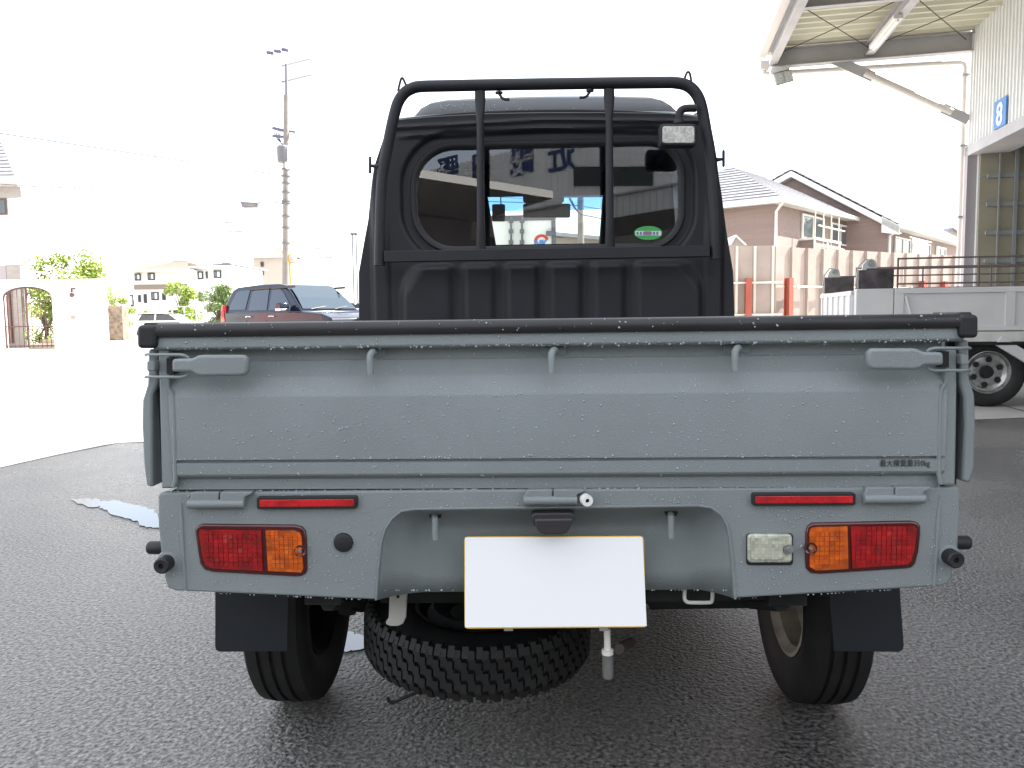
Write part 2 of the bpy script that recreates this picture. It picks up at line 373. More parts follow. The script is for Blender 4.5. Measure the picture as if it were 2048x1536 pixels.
lamp([(1625, 1046), (1820, 1042), (1835, 1044), (1842, 1052), (1842, 1070), (1838, 1105), (1832, 1128), (1824, 1136), (1812, 1138), (1640, 1149), (1622, 1147), (1613, 1138), (1611, 1120), (1612, 1065), (1616, 1052)],
     [(1702, 1053), (1828, 1052), (1834, 1058), (1829, 1100), (1823, 1122), (1815, 1129), (1705, 1137)],
     [(1626, 1055), (1695, 1053), (1697, 1138), (1632, 1141), (1620, 1134), (1619, 1070), (1621, 1060)], (1622, 1097))
def refl(x0, y0, x1, y1, sk):
    f = lambda L: [(x, y + sk * (x - x0) / (x1 - x0)) for x, y in L]
    m = MB(); m.prism(poly(f(rrect(x0, y0, x1, y1, 5, 3)), -.010), (0, .012, 0)); h = part(m, 'reflector', 'rubber', truck, bevel=.0015)
    m = MB(); m.prism(poly(f(rrect(x0 + 6, y0 + 6, x1 - 6, y1 - 5, 2, 2)), -.0115), (0, .006, 0)); part(m, 'reflector_lens', 'reflex', h, bevel=.0006)
refl(513, 994, 714, 1019, -1.5); refl(1505, 987, 1712, 1012, -1)
m = MB(); m.prism(poly(rrect(1493, 1067, 1587, 1131, 7), -.003), (0, .02, 0)); h = part(m, 'reversing_lamp', 'rubber', bevel=.002)
m = MB(); m.prism(poly(rrect(1496, 1069, 1585, 1126, 8), -.009), (0, .012, 0)); part(m, 'lens_rim', 'clear2', h, bevel=.003)
m = MB(); m.prism(poly(rrect(1502, 1074, 1566, 1120, 3, 3), -.0115), (0, .006, 0)); part(m, 'clear_lens', 'clear2', h, bevel=.001)
m = MB(); m.lathe(at(1577, 1099, -.010), (0, -1, 0), [(0, .004), (.004, .004), (.005, .001), (.009, .001), (.010, -.002)], 14); part(m, 'lens_screw', 'zinc', h)
m = MB(); m.lathe(at(687, 1085, .0), (0, -1, 0), [(0, .006), (.012, .006), (.0165, .004), (.018, 0), (.018, -.004)], 32); part(m, 'hole_plug', 'rubber')
# rubber stops at the panel corners
for cx, cy, dx, cz in ((335, 1124, -24, 1095), (1898, 1112, 24, 1085)):
    c = at(cx, cy, 0)
    m = MB(); m.lathe(c, (0, -1, 0), [(0, .020), (.004, .020), (.005, .026), (.012, .027), (.0145, .024), (.0145, -.002)], 24); part(m, 'rubber_stop', 'rubber', body)
    m = MB(); m.lathe(c, (0, -1, 0), [(.0135, .002), (.019, .001), (.021, -.003)], 24); part(m, 'stop_boss', 'paint', body)
    c = at(cx + dx * .2, cz, .045); sg = 1 if dx > 0 else -1
    m = MB(); m.lathe(c, (sg, 0, 0), [(.0125, 0), (.0125, .028), (.010, .032), (0, .032)], 20); part(m, 'rubber_stop', 'rubber', body)
# hinges under the gate
def hinge(x0, xm, x1, y0, y1, flip=False):
    sk = -.006
    f = lambda L, Y=-.012: [at(x, y + sk * (x - x0), Y) for x, y in L]
    a = [(x0 + 6, y0), (xm - 2, y0), (xm - 4, y1), (x0 + 3, y1), (x0, y1 - 6), (x0, y1 - 14)]
    b = [(xm + 1, y0), (x1, y0), (x1, y0 + 4), (x1 - 14, y0 + 10), (x1 - 15, y1 - 3), (x1 - 19, y1), (xm - 1, y1)]
    m = MB(); m.prism(f(a), (0, .016, 0)); h = part(m, 'gate_hinge', 'paint', truck, bevel=.002)
    m = MB(); m.prism(f(b, -.014), (0, .018, 0)); part(m, 'hinge_leaf', 'paint', h, bevel=.002)
    m = MB(); ym = y1 - 9; m.tube([at(x0 - 1, ym - sk * 0, -.009), at(x1 - 14, ym + sk * (x1 - x0), -.009)], .0082, 14); part(m, 'hinge_pin', 'paint', h)
    return h
hinge(378, 439, 503, 985, 1017)
h = hinge(1048, 1107, 1168, 980, 1010)
m = MB(); m.lathe(at(1174, 1001, -.018), (.25, -1, 0), [(.0035, .0015), (.004, .004), (.0098, .004), (.0105, .001), (.0105, -.012)], 24); part(m, 'hinge_washer', 'nylon', h)
m = MB(); m.lathe(at(1174, 1001, -.018), (.25, -1, 0), [(0, .001), (.004, .001)], 12); part(m, 'hinge_bolt', 'dark', h)
hinge(1728, 1791, 1862, 975, 1007)
# hooks in the recess
for hx, y0, y1 in ((870, 1027, 1079), (1342, 1023, 1077)):
    m = MB(); m.prism(poly([(hx - 14, y0), (hx + 14, y0), (hx + 11, y0 + 9), (hx - 9, y0 + 9)], .030), (0, .012, 0)); part(m, 'hook_slot', 'dark', body)
    m = MB(); m.tube([at(hx, y0 + 6, .04), at(hx - 1, y0 + 6, .022), at(hx, y0 + 10, .014), at(hx, y1 - 20, .012), at(hx + 1, y1, .012)], .0058, 12); part(m, 'rope_hook', 'paint', body)
# licence lamp
m = MB(); m.prism(poly([(1063, 1030), (1070, 1027), (1140, 1026), (1149, 1030), (1148, 1038), (1143, 1052), (1068, 1053), (1064, 1042)], -.012), (0, .06, 0)); h = part(m, 'plate_lamp', 'darkplastic', bevel=.002)
m = MB(); m.prism(poly([(1068, 1038), (1147, 1037), (1142, 1054), (1136, 1066), (1126, 1070), (1092, 1071), (1080, 1068), (1072, 1056)], -.020), (0, .06, 0)); part(m, 'lamp_hood', 'darkplastic', h, bevel=.004, seg=3)
# number plate
YP = .022
m = MB(); m.prism(poly([(934, 1073.5), (1280, 1072), (1287, 1076), (1288, 1080), (1292, 1250), (1290, 1255), (934, 1258), (929, 1253), (928, 1079)], YP), (0, .002, 0)); pl = part(m, 'number_plate', 'yellow', bevel=.0008)
m = MB(); m.prism(poly([(930, 1075), (1285, 1074), (1293.5, 1252.5), (930, 1255)], YP - .0012), (0, .001, 0)); part(m, 'blank_sheet', 'plate', pl)
for x in (1017, 1208):
    m = MB(); m.prism(poly([(x - 9, 1240), (x + 9, 1240), (x + 9, 1262), (x - 9, 1262)], YP + .003), (0, .004, 0)); part(m, 'plate_bracket', 'zinc', pl)
# payload lettering
o = at(1759, 932, -.0125); e = at(1859, 930.5, -.0125)
ink = pm('dark_print', (.035, .035, .035), .6)
t = text_obj('最大積載量350kg', .0137, 'payload_lettering', ink, gate, o, (1, 0, 0), (0, 0, 1), .0004, label='dark print reading 最大積載量350kg')
wdt = max(v.co.x for v in t.data.vertices) - min(v.co.x for v in t.data.vertices)
sx = (e.x - o.x) / wdt; x_ = min(v.co.x for v in t.data.vertices)
for v in t.data.vertices: v.co.x = x_ + (v.co.x - x_) * sx

# ---- cab back
YC = 1.62
def pxc(x): return 1084 + x * 1600 / 3.02
def pyc(z): return 627.5 - (z - .98) * 1600 / 3.02
L = [(640, 717), (560, 716.5), (545, 716.5), (440, 735), (335, 748), (262, 772), (243, 787)]
Rr = [(632, 1470), (560, 1468), (542, 1467), (440, 1450), (331, 1434), (262, 1414), (236, 1399)]
def edge(T, z, n):
    a = [(at(x, y, YC).z, at(x, y, YC).x) for y, x in T]
    if z <= a[0][0]: return a[0][1]
    for (z0, x0), (z1, x1) in zip(a, a[1:]):
        if z0 <= z <= z1: return x0 + (x1 - x0) * (z - z0) / (z1 - z0)
    return a[-1][1]
W0, W1 = at(830, 390, YC), at(1361, 390, YC)
wcx, whx = (W0.x + W1.x) / 2, (W1.x - W0.x) / 2
wz1, wz0 = at(1095, 289, YC).z, at(1095, 492, YC).z
wcz, whz = (wz0 + wz1) / 2, (wz1 - wz0) / 2
def win_sd(x, z, grow=0.0):
    rr = .145 if x < wcx else .12
    qx, qz = abs(x - wcx) - whx + rr - 0, abs(z - wcz) - whz + rr
    return math.hypot(max(qx, 0), max(qz, 0)) + min(max(qx, qz), 0) - rr - grow
def sst(a, b, x):
    t = min(1, max(0, (x - a) / (b - a))); return t * t * (3 - 2 * t)
def ztop(u):   # u 0..1 across
    y = 243 - 20 * math.sin(math.pi * u) ** .6 - 7 * u; return at(787 + u * 612, y, YC).z
RIB = [917, 1001, 1087, 1173, 1258]
def cab_y(x, z):
    px, py = pxc(x), pyc(z); y = 0.0
    d = win_sd(x, z)
    y += .020 * (1 - sst(.045, .062, d)) * (1 - sst(503, 515, py))          # window surround pressed in
    y -= .008 * math.exp(-((py - (247 + abs(px - 1093) * .03)) / 3.5) ** 2)   # ridges under the roof
    y -= .010 * math.exp(-((py - (263 + abs(px - 1093) * .035)) / 4) ** 2) * (1 - sst(260, 300, abs(px - 1093)))
    # lower panel: broad raised field with pressed vertical grooves
    s = sst(520, 534, py) * (1 - sst(285, 303, abs(px - 1101)))
    g = 0
    for c in RIB:
        g = max(g, (1 - sst(3, 24, abs(px - c))))
    cr = sst(0, 1, (py - 522) / 60.0 + 1.0 - max(0, abs(px - 1101) - 235) / 45.0)
    y -= .024 * s * (1 - .92 * g) * cr
    y += .030 * sst(470, 560, py) * sst(0, 1, (abs(px - 1093) - 318) / 14.0) * 0
    k = abs(px - 1093)
    y -= .012 * (sst(308, 318, k)) * sst(380, 480, py) ; y += .022 * sst(338, 352, k) * sst(200, 480, py)
    return YC + y
m = MB(); NX, NZ = 300, 230; idx = {}; keep = []
z0 = .64
for j in range(NZ + 1):
    for i in range(NX + 1):
        u = i / NX; zt_ = ztop(u); z = z0 + (zt_ - z0) * j / NZ
        x0, x1 = edge(L, z, 0), edge(Rr, z, 0); x = x0 + (x1 - x0) * u
        m.v.append(Vector((x, cab_y(x, z), z)))
for j in range(NZ):
    for i in range(NX):
        a = j * (NX + 1) + i; q = (a, a + 1, a + NX + 2, a + NX + 1)
        c = (m.v[q[0]] + m.v[q[2]]) / 2
        if win_sd(c.x, c.z) > -.004: m.f.append(q)
cb = part(m, 'cab_back', 'black', smooth=60)
so = cb.modifiers.new('thickness', 'SOLIDIFY'); so.thickness = .006; so.offset = 0
# window gasket and glass
def wcont(grow, n=14):
    P = []
    for cx_, cz_, rr, a0 in ((wcx + whx - .12, wcz + whz - .12, .12, 0), (wcx - whx + .145, wcz + whz - .145, .145, 90), (wcx - whx + .145, wcz - whz + .145, .145, 180), (wcx + whx - .12, wcz - whz + .12, .12, 270)):
        for i in range(n + 1):
            a = R(a0 + 90 * i / n); P.append((cx_ + (rr + grow) * math.cos(a), cz_ + (rr + grow) * math.sin(a)))
    return P
m = MB(); rows = []
for g, y in ((.018, .022), (.019, .010), (.015, .004), (.004, .004), (-.002, .008), (-.005, .016), (-.005, .03)):
    rows.append([Vector((x, YC + y, z)) for x, z in wcont(g)])
m.loft(rows, True); part(m, 'window_gasket', 'rubber', cb, smooth=50)
LEAN = math.tan(R(2.3))
m = MB(); gv = [Vector((x, YC + .022 + (z - wcz) * LEAN, z)) for x, z in wcont(.002)]
m.add(gv, [tuple(range(len(gv)))]); rw = part(m, 'rear_window', 'glass', cb, smooth=0)
m = MB()
el = [(1296.5 + 28.5 * math.cos(R(a)), 466 + 14 * math.sin(R(a))) for a in range(0, 360, 15)]
m.add(poly(el, YC + .006), [tuple(range(24))]); st = part(m, 'window_sticker', 'rubber', cb, smooth=0)
st.data.materials[0] = pm('green_sticker', (.06, .38, .10), .4)
m = MB(); m.add(poly([(1271, 462), (1322, 462), (1322, 471), (1271, 471)], YC + .005), [(0, 1, 2, 3)]); s2 = part(m, 'sticker_band', 'white', cb, smooth=0)
m = MB(); m.add(poly([(1288, 462.5), (1302, 462.5), (1302, 470), (1288, 470)], YC + .004), [(0, 1, 2, 3)]); s2 = part(m, 'sticker_stripe', 'white', cb, smooth=0); s2.data.materials[0] = pm('pink_print', (.6, .12, .14), .5)
m = MB(); 
for k in range(7):
    x = 1273 + k * 6.6
    m.add(poly([(x, 463.5), (x + 4.2, 463.5), (x + 4.2, 469.5), (x, 469.5)], YC + .0035), [(0, 1, 2, 3)])
s2 = part(m, 'sticker_print', 'white', cb, smooth=0); s2.data.materials[0] = pm('blue_print', (.12, .22, .34), .5)
# cab shell: sides, roof, raised roof, front, doors
m = MB(); rows = []
zs = [z0 + (1.72 - z0) * k / 12 for k in range(13)]
for sgn, T in ((-1, L), (1, Rr)):
    rows = []
    for Y, gx in ((YC + .012, 0), (YC + .10, .010), (YC + .75, .012), (YC + 1.30, -.01)):
        rows.append([Vector((edge(T, z, 0) + sgn * gx, Y, z)) for z in zs])
    m = MB(); m.loft(rows); sd = part(m, 'cab_side', 'paint', smooth=50)
    so = sd.modifiers.new('thickness', 'SOLIDIFY'); so.thickness = .02
    xg = edge(T, 1.25, 0) + sgn * .012
    m = MB(); m.prism([(edge(T, z, 0) + sgn * .022, y, z) for y, z in ((YC + .35, 1.05), (YC + .98, 1.05), (YC + .86, 1.50), (YC + .38, 1.50))], (sgn * .004, 0, 0)); part(m, 'side_window', 'carglass', sd)
m = MB(); rows = []
rf = [(787, 243), (800, 239), (868, 233), (980, 227), (1090, 225), (1220, 225), (1340, 227), (1385, 232), (1399, 237)]
for Y, dz in ((YC - .004, .0), (YC + .02, .012), (YC + .5, .03), (YC + .95, .02), (YC + 1.15, -.06)):
    rows.append([at(x, y, YC) * 1 + Vector((0, Y - YC, dz)) for x, y in rf])
m.loft(rows); ro = part(m, 'cab_roof', 'paint', smooth=50); so = ro.modifiers.new('thickness', 'SOLIDIFY'); so.thickness = .02
hb = [(815, 240), (828, 227), (840, 212), (858, 203), (890, 198), (980, 194), (1090, 191), (1220, 190), (1305, 192), (1328, 197), (1344, 207), (1358, 222), (1372, 236)]
m = MB(); rows = []
base = [at(x, y + 0, YC + .05) for x, y in hb]; zb_ = at(1090, 236, YC + .05).z
for Y, k in ((.030, 0.0), (.036, .42), (.070, .95), (.12, 1.16), (.45, 1.38), (.85, .95), (1.0, .1)):
    rows.append([Vector((p.x * (1 if k > .3 else 1.01), YC + Y, zb_ - .02 + (p.z - zb_ + .02) * k)) for p in base])
m.loft(rows); M['roofp'] = pm('dark_roof_paint', (.075, .08, .085), .42, bump=(300, .4, .001)); hr = part(m, 'raised_roof', 'roofp', smooth=60); so = hr.modifiers.new('thickness', 'SOLIDIFY'); so.thickness = .01
# inside: seats, mirror, visor, dashboard, windscreen, floor
m = MB(); m.box(-.62, .65, YC + .03, YC + 1.3, .45, .50); m.box(-.62, .65, YC + 1.12, YC + 1.3, .5, at(1100, 489, YC + 1.15).z); part(m, 'dashboard', 'cablin')
YS = YC + .62
for a, b in (((838, 300), [(838, 345), (870, 335), (935, 338), (965, 352), (973, 390), (992, 500), (1000, 620), (820, 620), (826, 450)]),
             ((1200, 300), [(1208, 390), (1222, 350), (1250, 336), (1310, 333), (1345, 348), (1352, 450), (1360, 620), (1190, 620), (1200, 500)])):
    m = MB(); m.prism(poly(b, YS), (0, .13, 0)); part(m, 'seat_back', 'cablin', bevel=.02, seg=3)
# front frame round the windscreen
YF = YC + 1.16
fo = [(-.68, .62), (.70, .62), (.67, 1.74), (-.64, 1.74)]
zw0, zw1 = at(1095, 520, YF).z, at(1095, 395, YF).z
fi = [(-.60, zw0), (.62, zw0), (.58, zw1), (-.55, zw1)]
m = MB(); Fy = lambda z: YF + .10 - (z - 1.0) * .30
vo = [Vector((x, Fy(z), z)) for x, z in fo]; vi = [Vector((x, Fy(z), z)) for x, z in fi]
m.loft([vo + [vo[0]], vi + [vi[0]]]); fr = part(m, 'front_panel', 'cablin', smooth=0); so = fr.modifiers.new('thickness', 'SOLIDIFY'); so.thickness = .03
m = MB(); m.add(vi, [(0, 1, 2, 3)]); part(m, 'windscreen', 'wshield', fr, smooth=0)
zt5 = zw1 - .075; m = MB(); m.add([Vector((-.56, Fy(zt5) - .02, zt5)), Vector((.59, Fy(zt5) - .02, zt5)), Vector((.59, Fy(zw1) - .02, zw1)), Vector((-.56, Fy(zw1) - .02, zw1))], [(0, 1, 2, 3)]); part(m, 'tint_band', 'tint', fr, smooth=0)
m = MB(); m.prism(poly(rrect(1046, 407, 1141, 435, 4, 3), YF - .15), (0, .02, 0)); part(m, 'rear_mirror', 'darkplastic', truck, bevel=.003)
m = MB(); m.prism(poly(rrect(984, 408, 1010, 442, 3, 3), YF - .12), (0, .03, 0)); part(m, 'dash_camera', 'darkplastic', truck, bevel=.003)
m = MB(); m.prism(poly([(1046, 390), (1128, 390), (1128, 402), (1120, 410), (1055, 410), (1046, 402)], YF - .08), (0, .01, 0)); part(m, 'sun_visor', 'cablin')
m = MB(); m.tube([at(1001, 385, YF - .1), at(1002, 412, YF - .1)], .003, 6); part(m, 'camera_stay', 'darkplastic')

# unseen lower cab, sills, bumper and tray, added low to block light from ahead
for sg, T in ((-1, L), (1, Rr)):
    xq = edge(T, .66, 0) + sg * .005
    m = MB(); m.prism([(xq, y, z) for y, z in ((YC + .02, .66), (YC + .02, .30), (YC + .45, .24), (YC + .50, .60), (YC + .66, .66))], (-sg * .03, 0, 0)); part(m, 'door_sill', 'paint')
m = MB(); m.box(-.69, .72, 3.18, 3.30, .14, .70); part(m, 'front_bumper', 'paint', bevel=.03)
m = MB(); m.box(-.60, .63, 1.75, 3.15, .20, .64); part(m, 'engine_light_block', 'dark')
m = MB(); m.box(-.62, -.28, .98, 1.55, .30, .55); part(m, 'fuel_tank', 'dark', bevel=.03)  # tank and battery box unseen, also added to block light
m = MB(); m.box(.28, .60, 1.10, 1.60, .32, .55); part(m, 'battery_box', 'dark', bevel=.01)
# ---- guard frame behind the cab
YG = 1.50
def sm(pts, n=4):                                          # Catmull-Rom
    out = []; P = [pts[0]] + pts + [pts[-1]]
    for i in range(1, len(P) - 2):
        for k in range(n):
            t = k / n; a, b, c, d = (Vector(q) for q in P[i - 1:i + 3])
            out.append(.5 * ((2 * b) + (-a + c) * t + (2 * a - 5 * b + 4 * c - d) * t * t + (-a + 3 * b - 3 * c + d) * t ** 3))
    out.append(Vector(P[-2])); return out
gpth = [(759, 531), (760, 480), (762, 400), (766, 345), (772, 310), (782, 258), (790, 224), (797, 203), (809, 186), (824, 177), (842, 173), (900, 171.5), (1000, 169.5), (1120, 167.5), (1240, 166), (1330, 165), (1350, 165.5), (1369, 169), (1384, 178), (1396, 194), (1404, 218), (1412, 262), (1420, 305), (1425, 345), (1430, 420), (1431, 470), (1432, 518)]
m = MB(); m.tube(sm([tuple(at(x, y, YG)) for x, y in gpth], 3), .0205, 14); gf = part(m, 'guard_frame', 'black')
m = MB(); m.obox(at(768, 524, YG - .02), (at(1420, 513, YG - .02) - at(768, 524, YG - .02)), (0, .035, 0), (0, 0, at(768, 502, YG).z - at(768, 524, YG).z)); part(m, 'lower_rail', 'black', gf, bevel=.002)
for x, xb_, yt, yb in ((960, 962, 172, 499), (1218, 1220, 167, 495)):
    m = MB(); rows = []
    for y, hw, hd in ((yt, 10, .008), (yt + 28, 10.5, .008), (yt + 50, 9, .012), (yt + 70, 7, .0155), (yt + 90, 7.2, .0155), (yt + 130, 7.5, .0155), (yb - 60, 7.6, .0155), (yb - 30, 8.5, .013), (yb - 12, 9.5, .009), (yb, 9.5, .008)):
        xx = x + (xb_ - x) * (y - yt) / (yb - yt); c = at(xx, y, YG); hwm = hw * 2.9 / 1600
        rows.append([c + Vector((math.cos(2 * math.pi * k / 14) * hwm, math.sin(2 * math.pi * k / 14) * hd, 0)) for k in range(14)])
    m.loft(rows, True); part(m, 'guard_bar', 'black', gf)
for sg, x, y in ((1, 1000, 184), (-1, 1178, 180)):
    m = MB(); m.tube([at(x - sg * 2, y - 2, YG - .01), at(x, y + 6, YG - .014), at(x + sg * 4, y + 12, YG - .02), at(x + sg * 10, y + 15, YG - .02), at(x + sg * 19, y + 15, YG - .02)], .0052, 8); m.lathe(at(x - sg * 2, y, YG - .012), (0, 0, -1), [(.014, 0), (.013, .006), (.006, .008)], 12); part(m, 'rope_hook', 'black', gf)
for pts in ([(796, 182), (801, 161), (804, 156), (807, 159), (813, 173)], [(1366, 168), (1372, 149), (1376, 144), (1380, 148), (1384, 172)]):
    m = MB(); m.tube(sm([tuple(at(x, y, YG)) for x, y in pts], 3), .0042, 8); part(m, 'rope_loop', 'black', gf)
for x, y0, y1, xi in ((740, 313, 347, 756), (1447, 300, 334, 1430)):
    m = MB(); m.tube([at(x, y0, YG), at(x, y0 + 3, YG), at(x, y1 - 3, YG), at(x, y1, YG)], [.004, .0052, .0052, .004], 8); m.tube([at(x, (y0 + y1) / 2 + 1, YG), at(xi, (y0 + y1) / 2 + 3, YG)], [.0045, .009], 8); part(m, 'rope_cleat', 'black', gf)
# work lamp
YW = YG - .06
m = MB(); m.prism(poly(rrect(1320, 247, 1394, 291, 8, 4), YW), (0, .055, 0)); wl = part(m, 'work_lamp', 'rubber', bevel=.005, seg=3)
m = MB(); m.prism(poly(rrect(1325, 252, 1389, 286, 5, 4), YW - .004), (0, .008, 0)); part(m, 'clear_lens', 'clear', wl, bevel=.002)
m = MB(); m.prism(poly([(1369, 253), (1371.5, 253), (1371.5, 285), (1369, 285)], YW - .006), (0, .004, 0)); part(m, 'lens_rib', 'clear', wl)
m = MB(); m.tube(sm([tuple(at(x, y, YG - .03)) for x, y in ((1359, 250), (1358, 235), (1359, 226), (1365, 219), (1376, 216.5), (1392, 216.5))], 4), .0135, 12); m.lathe(at(1358, 247, YG - .03), (0, 0, 1), [(.020, 0), (.018, .012), (.012, .016)], 12); part(m, 'lamp_arm', 'black', wl)

# ---- wheels, flaps, chassis
def tyre_wheel(name, c, ax, rad, wid, rim_r, rim_mat, parent, rim_off=0.0, tread=True, ngroove=3):
    """wheel as a part: tyre mesh > rim, tread"""
    h = wid / 2; c = Vector(c); prof = [(rim_r, -h * .72), (rim_r + .012, -h * .80), (rim_r + (rad - rim_r) * .35, -h * .99), (rim_r + (rad - rim_r) * .65, -h), (rad - .018, -h * .93), (rad - .006, -h * .82)]
    gw = wid * .035; xs = [(-.48 + .96 * (k + 1) / (ngroove + 1)) * wid * .82 for k in range(ngroove)]
    for x in xs: prof += [(rad - .0015, x - gw), (rad - .008, x - gw * .6), (rad - .008, x + gw * .6), (rad - .0015, x + gw)]
    prof += [(rad - .006, h * .82), (rad - .018, h * .93), (rim_r + (rad - rim_r) * .65, h), (rim_r + (rad - rim_r) * .35, h * .99), (rim_r + .012, h * .80), (rim_r, h * .72)]
    m = MB(); m.lathe(c, ax, prof, 72); t = part(m, name, 'tyre', parent, smooth=30)
    m = MB(); m.lathe(c, ax, [(rim_r + .002, -h * .78), (rim_r - .006, -h * .80), (rim_r - .010, -h * .70), (rim_r - .022, -h * .55), (rim_r - .026, h * .45), (rim_r - .010, h * .70), (rim_r - .006, h * .80), (rim_r + .002, h * .78)], 48)
    d = rim_off * h
    m.lathe(c, ax, [(rim_r - .024, d - .01), (rim_r * .72, d + .012), (rim_r * .45, d - .006), (rim_r * .3, d + .006), (.0, d + .008)], 48)
    part(m, 'rim', rim_mat, t, smooth=40)
    return t
M['rimsteel'] = pm('rim_steel', (.40, .36, .30), .5, var=(20, .3))
zc = .268
wl_ = tyre_wheel('wheel', (-.632, .62, zc), (1, 0, 0), .268, .150, .155, 'dark', truck, rim_off=-.4)
wr_ = tyre_wheel('wheel', (.672, .62, zc), (1, 0, 0), .268, .150, .155, 'rimsteel', truck, rim_off=.2)
for x in (-.62, .64): tyre_wheel('wheel', (x, 2.52, zc), (1, 0, 0), .268, .145, .155, 'dark', truck)
for pts in ([(430, 1150), (577, 1150), (575, 1303), (440, 1304), (433, 1301), (430, 1296)], [(1655, 1150), (1798, 1150), (1808, 1290), (1806, 1300), (1799, 1304), (1668, 1303)]):
    m = MB(); m.prism(poly(pts, .26), (0, .004, 0)); part(m, 'mudflap', 'flap', bevel=.001)
m = MB()
m.tube([(-.56, .62, .272), (.60, .62, .272)], .034, 12); m.lathe((.10, .62, .285), (1, 0, 0), [(.03, -.12), (.08, -.06), (.095, 0), (.08, .06), (.03, .12)], 16)
part(m, 'rear_axle', 'dark')
for x in (-.42, .45):
    m = MB(); m.box(x - .035, x + .035, .06, 3.2, .44, .53); part(m, 'chassis_rail', 'dark')
    m = MB(); m.tube([(x, .10, .43), (x, .3, .36), (x, .62, .32), (x, .95, .36), (x, 1.2, .43)], .018, 6); part(m, 'leaf_spring', 'dark')
m = MB(); m.prism(poly([(1295, 1190), (1530, 1190), (1530, 1216), (1300, 1219)], .50), (0, .08, 0)); m.prism(poly([(760, 1170), (1500, 1170), (1500, 1206), (1290, 1206), (760, 1206)], .30), (0, .06, 0))
m.prism(poly([(1295, 1170), (1530, 1170), (1530, 1200), (1295, 1204)], .10), (0, .03, 0)); part(m, 'cross_member', 'dark')
m = MB(); m.box(-.64, .67, .10, 3.2, .60, .65); part(m, 'bed_underside', 'dark')
# spare wheel slung flat under the bed, tread blocks modelled
sc_ = at(956, 1247, .47); sax = Vector((.04, -.03, .99)).normalized(); SR = .268; SW = .118
sp = tyre_wheel('spare_wheel', sc_, sax, SR - .001, SW, .150, 'dark', truck, rim_off=.6, ngroove=0)
u_ = sax.cross(Vector((0, 1, 0))).normalized(); v_ = sax.cross(u_)
m = MB(); NB = 56
for r_i, (hc, hw_) in enumerate(((-.047, .0105), (-.0235, .0105), (0, .0105), (.0235, .0105), (.047, .0105))):
    for k in range(NB):
        a = 2 * math.pi * (k + (r_i % 2) * .5) / NB; da = 2 * math.pi / NB * .43
        for (s0, s1, zz) in ((-1, .05, .0035), (-.05, 1, -.0035)):
            vs = []
            for aa, hh in ((a + s0 * da, -hw_ + zz), (a + s1 * da, -hw_ + zz), (a + s1 * da, hw_ + zz), (a + s0 * da, hw_ + zz)):
                dr = u_ * math.cos(aa) + v_ * math.sin(aa); e_ = abs(hc + hh) / (SW / 2); rt_ = SR + .003 - .010 * max(0, e_ - .7) / .3
                vs.append((dr * (SR - .02) + sax * (hc + hh), dr * rt_ + sax * (hc + hh)))
            m.add([sc_ + q[0] for q in vs] + [sc_ + q[1] for q in vs], [(4, 5, 6, 7), (0, 1, 5, 4), (1, 2, 6, 5), (2, 3, 7, 6), (3, 0, 4, 7)])
m.build('tread_blocks', M['tyre'], sp, smooth=0, kind='stuff')
m = MB(); m.prism(poly([(779, 1180), (815, 1180), (812, 1235), (806, 1248), (796, 1253), (780, 1253), (771, 1249), (772, 1243), (777, 1236)], .20), (0, .006, 0)); hb_ = part(m, 'spare_bracket', 'whitep', bevel=.003)
m = MB(); m.lathe(at(796, 1193, .199), (0, -1, 0), [(0, .001), (.0035, .001)], 10); part(m, 'bolt_hole', 'dark', hb_)
m = MB(); m.tube(sm([tuple(at(x, y, .08)) for x, y in ((1370, 1175), (1369, 1196), (1373, 1203), (1382, 1205), (1416, 1205), (1424, 1201), (1425, 1176))], 3), .0036, 8); part(m, 'tow_hook', 'whitep')
m = MB(); m.tube(poly([(1214, 1258), (1215, 1300)], .06), .0062, 10); m.tube(poly([(1215, 1299), (1215, 1308)], .06), .011, 10); rd = part(m, 'hoist_rod', 'whitep')
m = MB(); m.tube(poly([(1215, 1308), (1215.5, 1312), (1216, 1350), (1216, 1355)], .06), [.0122, .0105, .0105, .0095], 14); part(m, 'socket', 'zinc', rd, smooth=30)
m = MB(); m.tube([at(1238, 1298, .12), at(1250, 1290, .20), at(1262, 1284, .32)], .0105, 14); part(m, 'drain_pipe', 'rust')
m = MB(); m.tube(sm([tuple(at(x, y, .42)) for x, y in ((775, 1395), (780, 1404), (792, 1403), (815, 1392), (850, 1380))], 3), .004, 8); part(m, 'carrier_bar', 'dark')
m = MB(); m.tube([at(700, 1165, .50), at(694, 1225, .45)], .022, 14); m.tube([at(725, 1165, .5), at(722, 1220, .5)], .016, 14); part(m, 'exhaust_pipe', 'rust')
# ---- rain drops on the panels
def drops(n, name, parent, fn, rng, rmin=.0005, rmax=.0023):
    m = MB()
    for _ in range(n):
        p, nn = fn()
        r = rmin + (rmax - rmin) * random.random() ** 3.4
        a = Vector((0, 0, 1)) if abs(nn.z) < .8 else Vector((1, 0, 0)); u = nn.cross(a).normalized(); v = nn.cross(u)
        rows = []
        for rr, h in ((1, -.1), (.86, .45), (.45, .75)):
            rows += [p + (u * math.cos(k * 1.0472) + v * math.sin(k * 1.0472)) * r * rr + nn * r * h for k in range(6)]
        rows.append(p + nn * r * .85)
        fs = [(i * 6 + k, i * 6 + (k + 1) % 6, (i + 1) * 6 + (k + 1) % 6, (i + 1) * 6 + k) for i in range(2) for k in range(6)] + [(12 + k, 12 + (k + 1) % 6, 18) for k in range(6)]
        m.add(rows, fs)
    m.build(name, M['water'], parent, smooth=180, kind='stuff')
